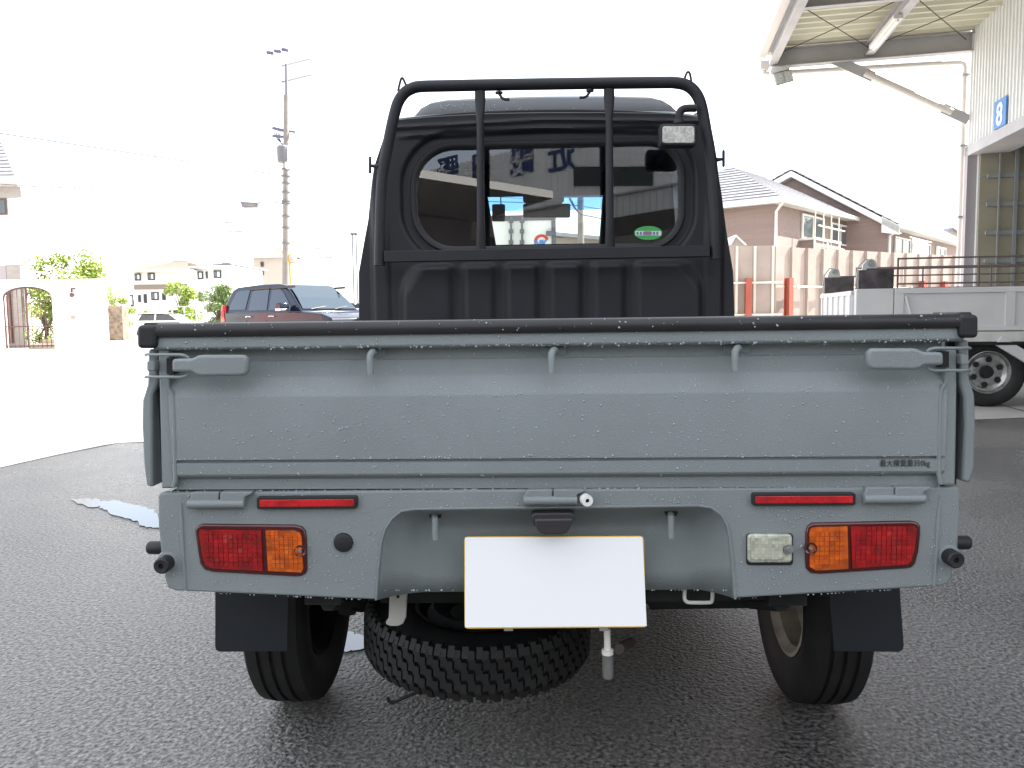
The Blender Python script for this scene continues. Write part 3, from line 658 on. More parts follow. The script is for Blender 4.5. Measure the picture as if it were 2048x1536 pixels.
def fg():
    x = random.uniform(xl + .004, xr - .004)
    if random.random() < .12: z = gz[1][0] + random.gauss(.001, .0015)
    elif random.random() < .12: z = at(1103, 916, 0).z + random.gauss(.003, .002)
    elif random.random() < .12: z = at(1103, 777, 0).z + random.gauss(0, .006)
    else: z = random.uniform(zb, zt)
    y = gate_y(z) if z < gz[2][0] else -.016
    sl_ = (gate_y(z + .002) - gate_y(z - .002)) / .004 if z < gz[4][0] else 0
    return Vector((x, y, z)), Vector((0, -1, max(-.4, min(.9, sl_)))).normalized()
drops(3000, 'rain_drops', gate, fg, None)
def fb():
    while True:
        px, py = random.uniform(322, 1915), random.uniform(990, 1190)
        if py > 1172 + (15 * (1 - abs(px - 1100) / 780)): continue
        if 760 < px < 1464 and py > 1015: continue
        if (385 < px < 618 or 1606 < px < 1846) and 1040 < py < 1155: continue
        if 1490 < px < 1590 and 1062 < py < 1134: continue
        return at(px, py, -.001), Vector((0, -1, 0))
drops(1300, 'rain_drops', body, fb, None, .0005, .0018)
def fl():
    px = random.uniform(330, 1900); b = 978.5 - (px - 1103) * .0063
    if random.random() < .6: return at(px, b - .5, .002), Vector((0, -1, -.2)).normalized()
    if 922 < px < 1298: return at(px, b - .5, .002), Vector((0, -1, -.2)).normalized()
    if 760 < px < 1464: py = 1179.5
    elif px < 760: py = 1182 + (px - 350) * .043
    else: py = 1197 - (px - 1468) * .058
    return at(px, py + 1.0, .004), Vector((0, -1, -.4)).normalized()
drops(260, 'hanging_drops', body, fl, None, .0010, .0021)
def fr_():
    px = random.uniform(320, 1910); z = random.uniform(zc0 + .004, zc1); return Vector((at(px, 660, 0).x, -.0245, z)), Vector((0, -1, .2)).normalized()
drops(60, 'rain_drops', gate, fr_, None, .0008, .0024)
def fh():
    px, py = random.uniform(880, 1340), random.uniform(198, 222); return at(px, py, YC + .036 + (222 - py) * .0016), Vector((0, -1, .4)).normalized()
drops(260, 'rain_drops', hr, fh, None, .001, .003)
# ================================================================== GROUND
def asphalt():
    m = pm('wet_asphalt', (.06, .06, .06), .5); n = m.node_tree.nodes; l = m.node_tree.links; b = n['Principled BSDF']
    tc = n.new('ShaderNodeTexCoord')
    v = n.new('ShaderNodeTexVoronoi'); v.inputs['Scale'].default_value = 95; l.new(tc.outputs['Object'], v.inputs['Vector'])
    v2 = n.new('ShaderNodeTexNoise'); v2.inputs['Scale'].default_value = 85; v2.inputs['Detail'].default_value = 5; v2.inputs['Roughness'].default_value = .65; l.new(tc.outputs['Object'], v2.inputs['Vector'])
    big = n.new('ShaderNodeTexNoise'); big.inputs['Scale'].default_value = .9; big.inputs['Detail'].default_value = 5; l.new(tc.outputs['Object'], big.inputs['Vector'])
    r = n.new('ShaderNodeValToRGB'); e = r.color_ramp.elements; e[0].position = .37; e[0].color = (.018, .0175, .017, 1); e[1].position = .66; e[1].color = (.29, .282, .27, 1)
    k = e.new(.48); k.color = (.105, .103, .10, 1)
    l.new(v2.outputs['Fac'], r.inputs[0])
    mx = n.new('ShaderNodeMix'); mx.data_type = 'RGBA'; mx.blend_type = 'MULTIPLY'; mx.inputs[0].default_value = .8
    r2 = n.new('ShaderNodeValToRGB'); r2.color_ramp.elements[0].position = .3; r2.color_ramp.elements[0].color = (.62, .62, .62, 1); r2.color_ramp.elements[1].position = .7; r2.color_ramp.elements[1].color = (1.15, 1.13, 1.1, 1)
    l.new(big.outputs['Fac'], r2.inputs[0]); l.new(r.outputs[0], mx.inputs[6]); l.new(r2.outputs[0], mx.inputs[7]); l.new(mx.outputs[2], b.inputs['Base Color'])
    mr = n.new('ShaderNodeMapRange'); mr.inputs['From Min'].default_value = .35; mr.inputs['From Max'].default_value = .65; mr.inputs['To Min'].default_value = .20; mr.inputs['To Max'].default_value = .42
    l.new(big.outputs['Fac'], mr.inputs[0]); l.new(mr.outputs[0], b.inputs['Roughness'])
    ad = n.new('ShaderNodeMath'); ad.operation = 'MULTIPLY_ADD'; ad.inputs[1].default_value = -.8; l.new(v.outputs['Distance'], ad.inputs[0]); l.new(v2.outputs['Fac'], ad.inputs[2])
    bu = n.new('ShaderNodeBump'); bu.inputs['Strength'].default_value = .9; bu.inputs['Distance'].default_value = .006
    l.new(ad.outputs[0], bu.inputs['Height']); l.new(bu.outputs[0], b.inputs['Normal'])
    return m
M['asphalt'] = asphalt()
M['yard'] = pm('concrete_and_sunlit_asphalt', (.40, .385, .36), .6, bump=(60, .3, .003, 4), var=(1.2, .12))  # pale for concrete, and for sun on the asphalt at left
m = MB(); m.add([(-400, -120, 0), (400, -120, 0), (400, 900, 0), (-400, 900, 0)], [(0, 1, 2, 3)])
m.build('ground', M['asphalt'], None, smooth=0, kind='structure')
# concrete apron at right; pale colour at left stands in for sunlit asphalt
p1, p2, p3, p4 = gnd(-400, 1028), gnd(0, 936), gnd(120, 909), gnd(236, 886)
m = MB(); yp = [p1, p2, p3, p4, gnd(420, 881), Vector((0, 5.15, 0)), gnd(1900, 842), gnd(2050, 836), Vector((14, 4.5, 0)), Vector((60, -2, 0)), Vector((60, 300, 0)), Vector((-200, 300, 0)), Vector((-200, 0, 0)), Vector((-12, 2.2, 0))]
m.add([Vector((p.x, p.y, .004)) for p in yp], [tuple(range(len(yp)))]); m.build('apron_and_sunlit_ground', M['yard'], None, smooth=0, kind='structure')
# paving joints in the yard and the shallow channel in front of the bays
M['joint'] = pm('dark_joint', (.10, .095, .09), .8)
for k in range(7):
    m = MB(); y = 8.6 + 4.0 * k; m.add([(-60, y, .008), (60, y - 3, .008), (60, y - 2.98, .008), (-60, y + .02, .008)], [(0, 1, 2, 3)]); m.build('paving_joint', M['joint'], None, smooth=0, kind='structure')
for k in range(9):
    x = -18 + 4.5 * k; m = MB(); m.add([(x, 5.6, .012), (x + .02, 5.6, .012), (x + 4.52, 36, .012), (x + 4.5, 36, .012)], [(0, 1, 2, 3)]); m.build('paving_joint', M['joint'], None, smooth=0, kind='structure')
# puddles
M['puddle'] = pm('puddle_water', (.02, .02, .02), .09, spec=1.0)
M['puddle'].node_tree.nodes['Principled BSDF'].inputs['IOR'].default_value = 1.6
def puddle(pts, jag=.25):
    rnd = random.Random(len(pts)); P = []
    for i, (x, y) in enumerate(pts):
        x2, y2 = pts[(i + 1) % len(pts)]
        for k in range(7):
            t = k / 7; P.append((x + (x2 - x) * t + rnd.gauss(0, 3.2) * (k > 0), y + (y2 - y) * t + rnd.gauss(0, 1.3) * (k > 0)))
    m = MB(); v = [gnd(x, y, .004) for x, y in P]; m.add(v, [tuple(range(len(v)))])
    return m.build('puddle', M['puddle'], None, smooth=0, kind='structure')
puddle([(142, 999), (172, 996), (205, 1001), (240, 1002), (262, 1008), (300, 1018), (325, 1030), (325, 1056), (290, 1052), (262, 1038), (228, 1030), (205, 1016), (168, 1010)])
puddle([(655, 1276), (700, 1262), (735, 1275), (730, 1296), (690, 1303)])

# ================================================================== LONG HALL WITH CANOPY ON THE RIGHT
HA = Vector((.1368, .9906, 0)).normalized(); HN = Vector((-HA.y, HA.x, 0)); Z = Vector((0, 0, 1))
K = at(1925, 621, 11.6); K.z = 0
def B(s, n, z): return K + HA * s + HN * n + Z * z
def onwall(px, py, n=0.0):
    p = onp(px, py, B(0, n, 0), HN); q = p - K; return q.dot(HA), p.z
M['clad'] = pm('white_cladding', (.66, .67, .66), .4, var=(1.2, .06))
M['steel'] = pm('painted_steel', (.42, .41, .42), .5, var=(3, .1))
M['deck'] = pm('cream_roof_deck', (.52, .50, .39), .5, var=(2, .06))
M['pipe'] = pm('cream_pipe', (.66, .62, .58), .4)
M['jamb'] = pm('mauve_door_jamb', (.36, .33, .35), .45)
M['board'] = pm('beige_inner_board', (.34, .31, .23), .7, var=(2, .12))
M['girt'] = pm('galvanised_girt', (.34, .36, .37), .45, metal=.2)
M['blue'] = pm('sign_blue', (.06, .22, .55), .45)
M['signw'] = pm('sign_white', (.8, .8, .8), .5)
M['fasc0'] = pm('pale_edge_trim', (.6, .6, .58), .5)
M['navy'] = pm('navy_letters', (.012, .03, .12), .4)
hall = thing('warehouse', 'long white corrugated warehouse with canopy and open door bay numbered 8', 'warehouse', tuple(B(0, 0, 0)))
zc_ = onwall(1928, 300)[1]            # door head
zcan = onp(1925, 68, B(0, 0, 0), HA).z  # canopy height at the wall
_, zr = onwall(1925, 60)
HP = zc_
def corr(m, s0, s1, z0, z1, n=0.0, pitch=.11, dep=.018):
    """corrugated cladding between two heights"""
    r0, r1 = [], []; s = s0
    while s < s1 - 1e-6:
        for f_, d in ((0, 0), (.55, 0), (.68, dep), (.87, dep)):
            q = s + f_ * pitch
            if q <= s1: r0.append(B(q, n + d, z0)); r1.append(B(q, n + d, z1))
        s += pitch
    r0.append(B(s1, n, z0)); r1.append(B(s1, n, z1)); m.loft([r0, r1])
BAY = 6.4; DW = 5.5; S0 = onwall(1932, 400)[0]
NB_ = 2; ZLOW = 6.3
tp = gnd(246, 888)                     # the parapet's corner casts the corner of the shade on the ground
best = None
for k_ in range(400):
    s_ = -8 + k_ * .02
    for h_ in range(60, 160):
        q = B(s_, 0, h_ * .1) - sdir * (h_ * .1 / sdir.z); dd = (q.x - tp.x) ** 2 + (q.y - tp.y) ** 2
        if best is None or dd < best[0]: best = (dd, s_, h_ * .1)
SEND, ZHIGH = best[1], best[2]; print('parapet', best)
send = -BAY * NB_ - 1.2
m = MB(); corr(m, send, 0, zc_ + .02, zcan + .1); hall_w = m.build('upper_cladding', M['clad'], hall, smooth=0)
m = MB(); corr(m, send, SEND, zcan + .1, ZHIGH); m.build('tall_parapet', M['clad'], hall, smooth=0)
m = MB(); corr(m, SEND, 0, zcan + .1, ZLOW); m.build('low_parapet', M['clad'], hall, smooth=0)
m = MB(); m.obox(B(send, -.1, ZHIGH), HA * (SEND - send), HN * .16, Z * .12); m.build('parapet_coping', M['steel'], hall)
for k in range(NB_ + 1):
    a = S0 - BAY * k; p = -(BAY - DW)
    s1 = 0 if k == 0 else a - 0 + (BAY - DW); s0 = a if k == 0 else a
    m = MB(); corr(m, s0, s1, 0.02, zc_ + .02); m.build('pier_cladding', M['clad'], hall, smooth=0)
for k in range(NB_):
    a = S0 - BAY * k
    m = MB(); m.obox(B(a - .12, -.14, 0), HA * .12, HN * .18, Z * zc_); m.build('door_jamb', M['jamb'], hall)
    m = MB(); m.obox(B(a - DW, -.22, 0), HA * .16, HN * .26, Z * zc_); m.build('door_jamb', M['jamb'], hall)
    m = MB(); m.obox(B(a - DW, -.50, zc_ - .14), HA * DW, HN * .54, Z * .16); m.build('door_head', M['steel'], hall)
    m = MB(); m.obox(B(a - DW, -.46, zc_ - .02), HA * DW, HN * .30, Z * .32); m.build('shutter_box', M['steel'], hall)
# inner: end wall boards, girts, studs, floor, back wall, roof slab
SI = S0 - .30
m = MB(); m.obox(B(send, -16, 0.006), HA * (-send), HN * 15.9, Z * .004); m.build('hall_floor', M['yard'], hall, smooth=0)
m = MB(); m.obox(B(send, -16.2, 0), HA * (-send), HN * .2, Z * ZLOW); m.build('back_wall', M['board'], hall)
m = MB(); m.obox(B(send, -16.2, ZLOW), HA * (-send), HN * 16.0, Z * .2); m.build('roof_slab', M['steel'], hall)
m = MB(); m.obox(B(SI + .12, -16.2, 0), HA * .1, HN * 16.1, Z * ZLOW); m.build('end_wall', M['clad'], hall)
m = MB(); m.obox(B(send - .1, -16.2, 0), HA * .1, HN * 16.2, Z * ZHIGH); m.build('end_wall', M['clad'], hall)
bz = [.02]
while bz[-1] < 4.2: bz.append(bz[-1] + .43)
rb = random.Random(3)
for j in range(len(bz) - 1):
    for i in range(6):
        m = MB(); m.obox(B(SI + .06 + rb.uniform(0, .006), -.10 - 1.2 * (i + 1) + .004, bz[j] + .003), HA * .02, HN * 1.192, Z * .424); m.build('board', M['board'], hall, smooth=0)
    m = MB(); m.obox(B(SI + .02, -8, bz[j + 1] - .03), HA * .038, HN * 7.8, Z * .06); m.build('girt', M['girt'], hall)
for i in range(14):
    n = -.35 - .22 * i * (1 if i % 2 else 1.02)
    m = MB(); m.obox(B(SI - .005, n, 0), HA * .022, HN * (-.05 if i % 3 == 1 else -.02), Z * 4.4); m.build('stud', M['girt'], hall)
# canopy
CW = 3.02
def zcn(n, dz=0): return zcan - .05 * n / CW + dz
can = thing('canopy', 'sloping steel canopy with cream corrugated deck over the warehouse doors', 'canopy', tuple(B(0, 0, 0)))
m = MB(); r0, r1 = [], []; s = send
while s < .25:
    for f_, d in ((0, 0), (.08, .045), (.16, .045), (.24, 0)): 
        r0.append(B(s + f_ * .75, 0, zcn(0, .02 + d))); r1.append(B(s + f_ * .75, CW, zcn(CW, .02 + d)))
    s += .24
m.loft([r0, r1]); dk = m.build('roof_deck', M['deck'], can, smooth=0)
so = dk.modifiers.new('thickness', 'SOLIDIFY'); so.thickness = .01; so.offset = 1
def ibeam(m, p, q, h, wd, t=.012):
    p, q = Vector(p), Vector(q); d = q - p; sd = d.cross(Z).normalized(); up = sd.cross(d).normalized()
    m.obox(p - sd * wd / 2 - up * h / 2, d, sd * wd, up * t); m.obox(p - sd * wd / 2 + up * (h / 2 - t), d, sd * wd, up * t); m.obox(p - sd * t / 2 - up * (h / 2 - t), d, sd * t, up * (h - 2 * t))
for k in range(NB_ + 1):
    s = .0 - k * BAY
    m = MB(); ibeam(m, B(s - .05, 0, zcn(0, -.15)), B(s - .05, CW - .05, zcn(CW, -.15)), .28, .15); m.build('main_rafter', M['steel'], can)
    m = MB(); a_, b_ = B(s - .05, CW * .62, zcn(CW, -.30)), B(s - .05, .05, zcan - 1.30); d = (b_ - a_).normalized()
    m.tube([a_ + d * .35, b_ - d * .25], .055, 14); st = m.build('strut', M['pipe'], can)
    for q0, q1 in ((a_ - d * .25, a_ + d * .5), (b_ - d * .4, b_ + d * .03)):
        m = MB(); m.bar(q0, q1, .02, .15); m.build('gusset', M['steel'], can)
    if k < NB_:
        for f_ in (1 / 3, 2 / 3):
            m = MB(); ibeam(m, B(s - .05 - BAY * f_, 0, zcn(0, -.08)), B(s - .05 - BAY * f_, CW - .05, zcn(CW, -.08)), .16, .10); m.build('rafter', M['steel'], can)
        for j in range(3):
            sa, sb = s - .05 - BAY * j / 3, s - .05 - BAY * (j + 1) / 3
            for (n0, n1) in ((0.1, CW / 2), (CW / 2, CW - .1)):
                for aa, bb in ((sa, sb), (sb, sa)):
                    m = MB(); m.tube([B(aa, n0, zcn(n0, -.10)), B(bb, n1, zcn(n1, -.10))], .007, 5); m.build('brace_rod', M['rust'], can)
for n, h in ((CW - .06, .24), (CW * .5, .18)):
    m = MB(); ibeam(m, B(send, n, zcn(n, -.14)), B(.0, n, zcn(n, -.14)), h, .12); m.build('purlin', M['steel'], can)
m = MB(); m.obox(B(send, CW + .02, zcn(CW, -.08)), HA * (-send + .25), HN * .13, Z * .16); m.build('gutter', M['pipe'], can, bevel=.01)
m = MB(); m.obox(B(.05, 0, zcn(0, .02)), HA * .03, HN * CW, Z * .12); m.build('end_fascia', M['pipe'], can)
zp = onp(1910, 125, B(.08, 0, 0), HA).z
dp = thing('downpipe', 'cream rainwater pipe running from canopy edge down the warehouse corner', 'drainpipe', tuple(B(0, 0, 0)))
m = MB(); m.tube([B(.08, CW + .05, zp + .10), B(.08, CW + .05, zp + .02), B(.08, CW, zp + .01), B(.08, .14, zp), B(.08, .07, zp - .02), B(.08, .05, zp - .09), B(.08, .05, 0)], .038, 14); m.build('pipe', M['pipe'], dp, smooth=60)
for z in (zp - .22, zp - 1.3, zp - 2.4, zp - 3.5):
    m = MB(); m.obox(B(.02, .0, z), HA * .08, HN * .10, Z * .03); m.build('pipe_clip', M['girt'], dp)
m = MB(); m.obox(B(.12, CW - .02, zp + .06), HA * -.12, HN * .14, Z * .14); m.build('rain_box', M['pipe'], dp, bevel=.01)
# flood light and strip lights
def lum(cx, cy, d):
    return at(cx, cy, d)
fl_ = thing('floodlight', 'twin panel floodlight hanging under the outer corner of the canopy', 'floodlight', tuple(at(1567, 155, 11.8)))
m = MB(); q = [at(x, y, 11.8) for x, y in ((1547, 148), (1583, 139), (1588, 162), (1553, 172))]; m.prism(q, (.02, .16, .05)); m.build('lamp_housing', M['steel'], fl_, bevel=.008)
for a in (0.0, .52):
    m = MB(); e0, e1 = q[1] - q[0], q[3] - q[0]; o_ = q[0] + e0 * (a + .05) + e1 * .12 - Vector((0, .012, 0)); m.obox(o_, e0 * .40, (0, .02, 0), e1 * .76); m.build('lamp_pane', M['clear'], fl_)
m = MB(); m.obox(q[0] + Vector((-.03, .05, .02)), e0 * 1.05, (0, .06, 0), (0, 0, .07)); m.build('mounting_box', M['white'], fl_)
lab = ['white strip light under the canopy near the outer end rafter']
n = CW * .5
sl0 = thing('strip_light', 'white strip light fixed under the middle purlin of the canopy end bay', 'strip light', tuple(B(-.6, n, zcn(n, -.3))), 'strip lights under the canopy')
m = MB(); m.obox(B(-1.9, n + .02, zcn(n, -.30)), HA * 1.25, HN * .12, Z * .05); m.build('fitting', M['white'], sl0)
m = MB(); m.tube([B(-1.88, n + .08, zcn(n, -.32)), B(-.67, n + .08, zcn(n, -.32))], .016, 10); m.build('tube', M['signw'], sl0)
sl1 = copy_tree(sl0); sl1.location = sl0.location - HA * 2.1; sl1['label'] = 'white strip light under the canopy, nearer the camera than its twin'
# sign boards on the wall
def sign(txt, s, z, wd, ht, label):
    t = thing('bay_sign', label, 'sign', tuple(B(s, 0, z)), 'numbered blue bay signs')
    m = MB(); m.obox(B(s, .022, z), HA * wd, HN * .012, Z * ht); m.build('sign_board', M['blue'], t)
    # reads left to right when one looks at the wall: direction +HA runs to the left for that viewer
    text_obj(txt, ht * 1.12, 'numeral', M['signw'], t, B(s + wd * .80, .036, z + ht * .10), -HA, Z, .003, ht * .02)
s8a, z8a = onwall(1995, 258); s8b, z8b = onwall(2016, 192)
def sg8():
    a, zt_ = onwall(1994, 205); b, zb2 = onwall(2016, 248)
    return b, a, zb2, zt_
b_, a_, zlo, zhi = sg8()
sign('8', b_, zlo, a_ - b_, zhi - zlo, 'blue square sign with white numeral 8 beside the canopy bay')
M['hallglass'] = pm('hall_window', (.02, .03, .03), .1)
m = MB(); m.obox(B(send, -16.2, ZLOW + .2), HA * (SEND - send), HN * 16.0, Z * (ZHIGH - ZLOW - .25)); m.build('upper_floor', M['clad'], hall)
# office block and canopy behind the camera: seen only as the reflection in the pickup's rear window
WN = Vector((0, -1, LEAN)).normalized()
def mir(px, py, p0, nn):
    # where the ray through (px, py), reflected by the rear window, meets the plane (p0, nn)
    q = at(px, py, YC + .022); d = ray(px, py).normalized(); d = d - 2 * d.dot(WN) * WN
    return q + d * ((Vector(p0) - q).dot(nn) / d.dot(nn))
fa, fb_ = Vector((-9, -31.4, 0)), Vector((12, -15.7, 0)); FD = (fb_ - fa).normalized(); FNn = Vector((-FD.y, FD.x, 0))
off = thing('office_block', 'white corrugated block with navy lettering, mirrored in the pickup window', 'building', tuple(fa))
def corr2(m, p, q, z0, z1, pitch=.25, dep=.03):
    L_ = (q - p).length; d = (q - p).normalized(); n_ = Vector((-d.y, d.x, 0)); r0 = []; s = 0
    while s < L_:
        for f_, dd in ((0, 0), (.7, 0), (.8, dep), (.92, dep)): r0.append(p + d * (s + f_ * pitch) + n_ * dd + Z * z0)
        s += pitch
    m.loft([r0, [v + Z * (z1 - z0) for v in r0]])
ztp = mir(1000, 306, fa, FNn).z
m = MB(); corr2(m, fa, fb_, 5.0, ztp); m.build('wall', M['clad'], off, smooth=0)
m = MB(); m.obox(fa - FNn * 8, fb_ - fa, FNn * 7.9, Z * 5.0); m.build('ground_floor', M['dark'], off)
m = MB(); m.obox(fa - FNn * 8 + Z * 5, fb_ - fa, FNn * 7.9, Z * (ztp - 5.05)); m.build('upper_floor', M['clad'], off)
for ch, px, py, sz in (('近', 1150, 330, 1.2), ('畿', 1070, 338, 1.2), ('日', 985, 350, 1.2), ('野', 918, 357, 1.2)):
    p = mir(px, py, fa + FNn * .05, FNn); text_obj(ch, sz, 'wall_letter', M['navy'], off, p, -FD, Z, .04, .02, label='navy character ' + ch)
for x0, x1 in ((1148, 1222), (1226, 1305)):
    p, q = mir(x0, 372, fa + FNn * .05, FNn), mir(x1, 372, fa + FNn * .05, FNn); zz_ = mir(x0, 335, fa, FNn).z
    m = MB(); m.obox(p, q - p, FNn * .03, Z * (zz_ - p.z)); m.build('window', M['hallglass'], off)
zc2 = mir(1200, 440, fa + FNn * 3, FNn).z; zc3 = mir(1200, 398, fa + FNn * 3, FNn).z
m = MB(); corr2(m, fa + FNn * 3 + FD * 4, fb_ + FNn * 3, zc2, zc3, .22, .05); m.build('canopy_fascia', M['clad'], off, smooth=0)
m = MB(); m.obox(fa + FNn * 2.99 + FD * 4 + Z * (zc3 - .005), fb_ - fa - FD * 4, FNn * .12, Z * .06); m.build('fascia_coping', M['steel'], off)
m = MB(); m.obox(fa + FD * 4 + Z * (zc2 + .05), fb_ - fa - FD * 4, FNn * 2.98, Z * .12); m.build('canopy_slab', M['steel'], off)
for k in range(5):
    m = MB(); m.obox(fa + FD * (6 + 4 * k) + FNn * .02, FD * .3, FNn * .3, Z * 5); m.build('pier', M['clad'], off)
s4 = thing('side_hall', 'dark open hall with blue 4 sign, mirrored in the pickup window', 'hall', (-6, -20, 0))
e1, e2 = mir(815, 352, (0, 0, 6.2), Z), mir(1105, 397, (0, 0, 6.2), Z); ed = (e2 - e1).normalized(); en = Vector((-ed.y, ed.x, 0))
if en.y > 0: en = -en
e0 = e1 - ed * 8
m = MB(); m.obox(e0, e2 - e0, en * 5.5, Z * .16); m.build('canopy_slab', M['steel'], s4)
m = MB(); m.obox(e0 + Z * .0 - en * .03, e2 - e0, en * .03, Z * .22); m.build('canopy_edge', M['fasc0'], s4)
hw_, hd_ = e0 + en * 4.2, ed
m = MB(); m.obox(Vector((hw_.x, hw_.y, 4.4)), (e2 - e0), en * .2, Z * 1.78); m.build('lintel', M['jamb'], s4)
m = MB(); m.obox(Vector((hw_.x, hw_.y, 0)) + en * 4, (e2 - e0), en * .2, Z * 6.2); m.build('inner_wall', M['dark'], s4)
for k in range(3):
    m = MB(); m.obox(Vector((hw_.x, hw_.y, 0)) + ed * (2 + 4.6 * k), ed * .25, en * .2, Z * 4.4); m.build('pier', M['clad'], s4)
pn = hw_ - en * .03; q4 = mir(862, 424, pn, en)
t4 = thing('bay_sign', 'blue sign with white numeral 4 mirrored in the pickup window', 'sign', tuple(q4), 'numbered blue bay signs')
m = MB(); m.obox(q4, ed * .95, -en * .02, Z * .62); m.build('sign_board', M['blue'], t4)
text_obj('4', .62, 'numeral', M['signw'], t4, q4 + ed * .68 - en * .03 + Z * .08, -ed, Z, .003, .01)

# ================================================================== WHITE LORRY HALF INTO THE BAY
M['lorry'] = pm('lorry_white', (.62, .61, .59), .45, var=(2.5, .07))
M['worn'] = pm('worn_black_steel', (.05, .048, .048), .5, var=(9, .5), tint=(.12, .10, .10))
M['rail'] = pm('brown_rail', (.13, .10, .10), .45)
o = at(1711, 640, 7.0); o.z = 0
LE, LA = -HN, HA
def Lp(l, w_, z): return o + LE * l + LA * w_ + Z * z
lor = thing('flatbed_lorry', 'white flatbed lorry with guard rails parked nose first in the open bay', 'lorry', tuple(o))
def zl(py, px=1800): return onp(px, py, o, LA).z
zt_, zb_l = onp(1775, 577, o, LA).z, onp(1990, 661, o, LA).z
zb_l = min(zb_l, zt_ - .38)
LW, LL = 1.75, 3.6; pw = .36
def lp(m, name, mat, **k): return m.build(name, M[mat], lor, **k)
m = MB(); m.obox(Lp(0.02, .03, zb_l - .10), LE * LL, LA * (LW - .06), Z * .12); lp(m, 'bed_floor', 'lorry')
for w_ in (0, LW - .04):
    m = MB(); m.obox(Lp(pw + .01, w_, zb_l), LE * (LL - pw), LA * .04, Z * (zt_ - zb_l)); sp_ = lp(m, 'side_board', 'lorry', bevel=.004)
    oo = -.016 if w_ == 0 else .03
    for z_, h_ in ((zt_ - .055, .055), (zb_l - .0, .05)):
        m = MB(); m.obox(Lp(pw + .01, w_ + oo, z_), LE * (LL - pw), LA * .026, Z * h_); m.build('board_rim', M['lorry'], sp_, bevel=.003)
    for l_ in (pw + .01, pw + 1.05, pw + 2.1, pw + 3.1):
        m = MB(); m.obox(Lp(l_, w_ + oo, zb_l + .05), LE * .085, LA * .024, Z * (zt_ - zb_l - .105)); m.build('board_stay', M['lorry'], sp_)
m = MB(); m.tube([Lp(pw + .11, -.03, zt_ - .08), Lp(pw + .16, -.03, zt_ - .26)], .012, 8); lp(m, 'board_handle', 'lorry')
m = MB(); m.obox(Lp(pw + .0, -.01, zb_l - .11), LE * (LL - pw), LA * .03, Z * .10); lp(m, 'bed_sill', 'whitep')
# tail: posts, tailgate with panels, hinge gear
for w_ in (0, LW - .10):
    m = MB(); m.obox(Lp(0, w_ - .006, zb_l - .02), LE * pw, LA * .10, Z * (zt_ - zb_l + .02)); lp(m, 'corner_post', 'lorry', bevel=.004)
    m = MB(); m.obox(Lp(.02, w_ - .004, zt_ + .002), LE * (pw - .02), LA * .09, Z * .19); bx = lp(m, 'lift_box', 'worn', bevel=.006)
    m = MB(); m.prism([Lp(l_, w_ + .03, zt_ + z_) for l_, z_ in ((.06, .19), (.07, .25), (.10, .29), (.15, .31), (.19, .28), (.21, .19))], LA * .03); m.build('arm_plate', M['lorry'], bx)
    m = MB(); m.lathe(Lp(.135, w_ + .02, zt_ + .265), LA, [(0, -.03), (.028, -.03), (.028, .05), (0, .05)], 14); m.build('pivot', M['zinc'], bx)
    m = MB(); m.tube([Lp(.14, w_ - .01, zt_ + .29), Lp(.07, w_ - .01, zt_ + .30), Lp(.01, w_ - .01, zt_ + .22), Lp(-.01, w_ - .01, zt_ + .05)], .008, 6); m.build('hose', M['steel'], bx)
m = MB(); m.obox(Lp(-.02, .10, zb_l), LE * .04, LA * (LW - .2), Z * (zt_ - zb_l - .03)); tg = lp(m, 'tailboard', 'lorry')
for k in range(6):
    m = MB(); m.obox(Lp(-.035, .12 + k * .28, zb_l + .03), LE * .015, LA * .05, Z * (zt_ - zb_l - .09)); m.build('board_rib', M['lorry'], tg)
m = MB(); m.obox(Lp(-.03, .1, zt_ - .06), LE * .05, LA * (LW - .2), Z * .045); m.build('board_rim', M['lorry'], tg)
for z_ in (.30, .20, .045):
    for w_ in (.015, LW - .03):
        m = MB(); m.tube([Lp(pw + .04 - (.3 if z_ == .2 else 0), w_, zt_ + z_), Lp(LL - .05, w_, zt_ + z_)], .009, 8); lp(m, 'guard_rail', 'rail', smooth=60)
for l_ in (pw + .04, pw + .80, pw + 1.56, pw + 2.32, pw + 3.0):
    for w_ in (.015, LW - .03):
        m = MB(); m.tube([Lp(l_, w_, zt_ - .02), Lp(l_, w_, zt_ + .31)], .010, 8); lp(m, 'rail_post', 'rail', smooth=60)
m = MB(); m.obox(Lp(LL - .05, .0, zb_l), LE * .06, LA * LW, Z * 1.15); lp(m, 'headboard', 'lorry')
# lorry wheels, chassis, cab
cwp = onp(1970, 752, o + LA * .12, LA); lw = (cwp - o).dot(LE)
def lorry_wheel(l_, w_, sgn):
    c = Lp(l_, w_, .355)
    t = tyre_wheel('wheel', c, LA * sgn, .355, .19, .215, 'zinc', lor, rim_off=-.3, ngroove=3)
    for k in range(6):
        a = k * math.pi / 3 + .4; m = MB(); q = c - LA * sgn * .036 + (LE * math.cos(a) + Z * math.sin(a)) * .13
        m.lathe(q, -LA * sgn, [(0, .006), (.030, .006), (.030, .0)], 14); m.build('rim_hole', M['dark'], t)
    m = MB(); m.lathe(c - LA * sgn * .02, -LA * sgn, [(0, .06), (.055, .055), (.065, .02), (.065, 0)], 18); m.build('hub', M['dark'], t)
for l_ in (lw, lw + 2.5):
    lorry_wheel(l_, .12, 1); lorry_wheel(l_, LW - .12, -1)
for w_ in (.5, 1.15):
    m = MB(); m.obox(Lp(.1, w_, .50), LE * 4.6, LA * .07, Z * .17); lp(m, 'chassis_rail', 'dark')
m = MB(); m.tube([Lp(lw, .1, .355), Lp(lw, LW - .1, .355)], .06, 12); lp(m, 'axle', 'dark')
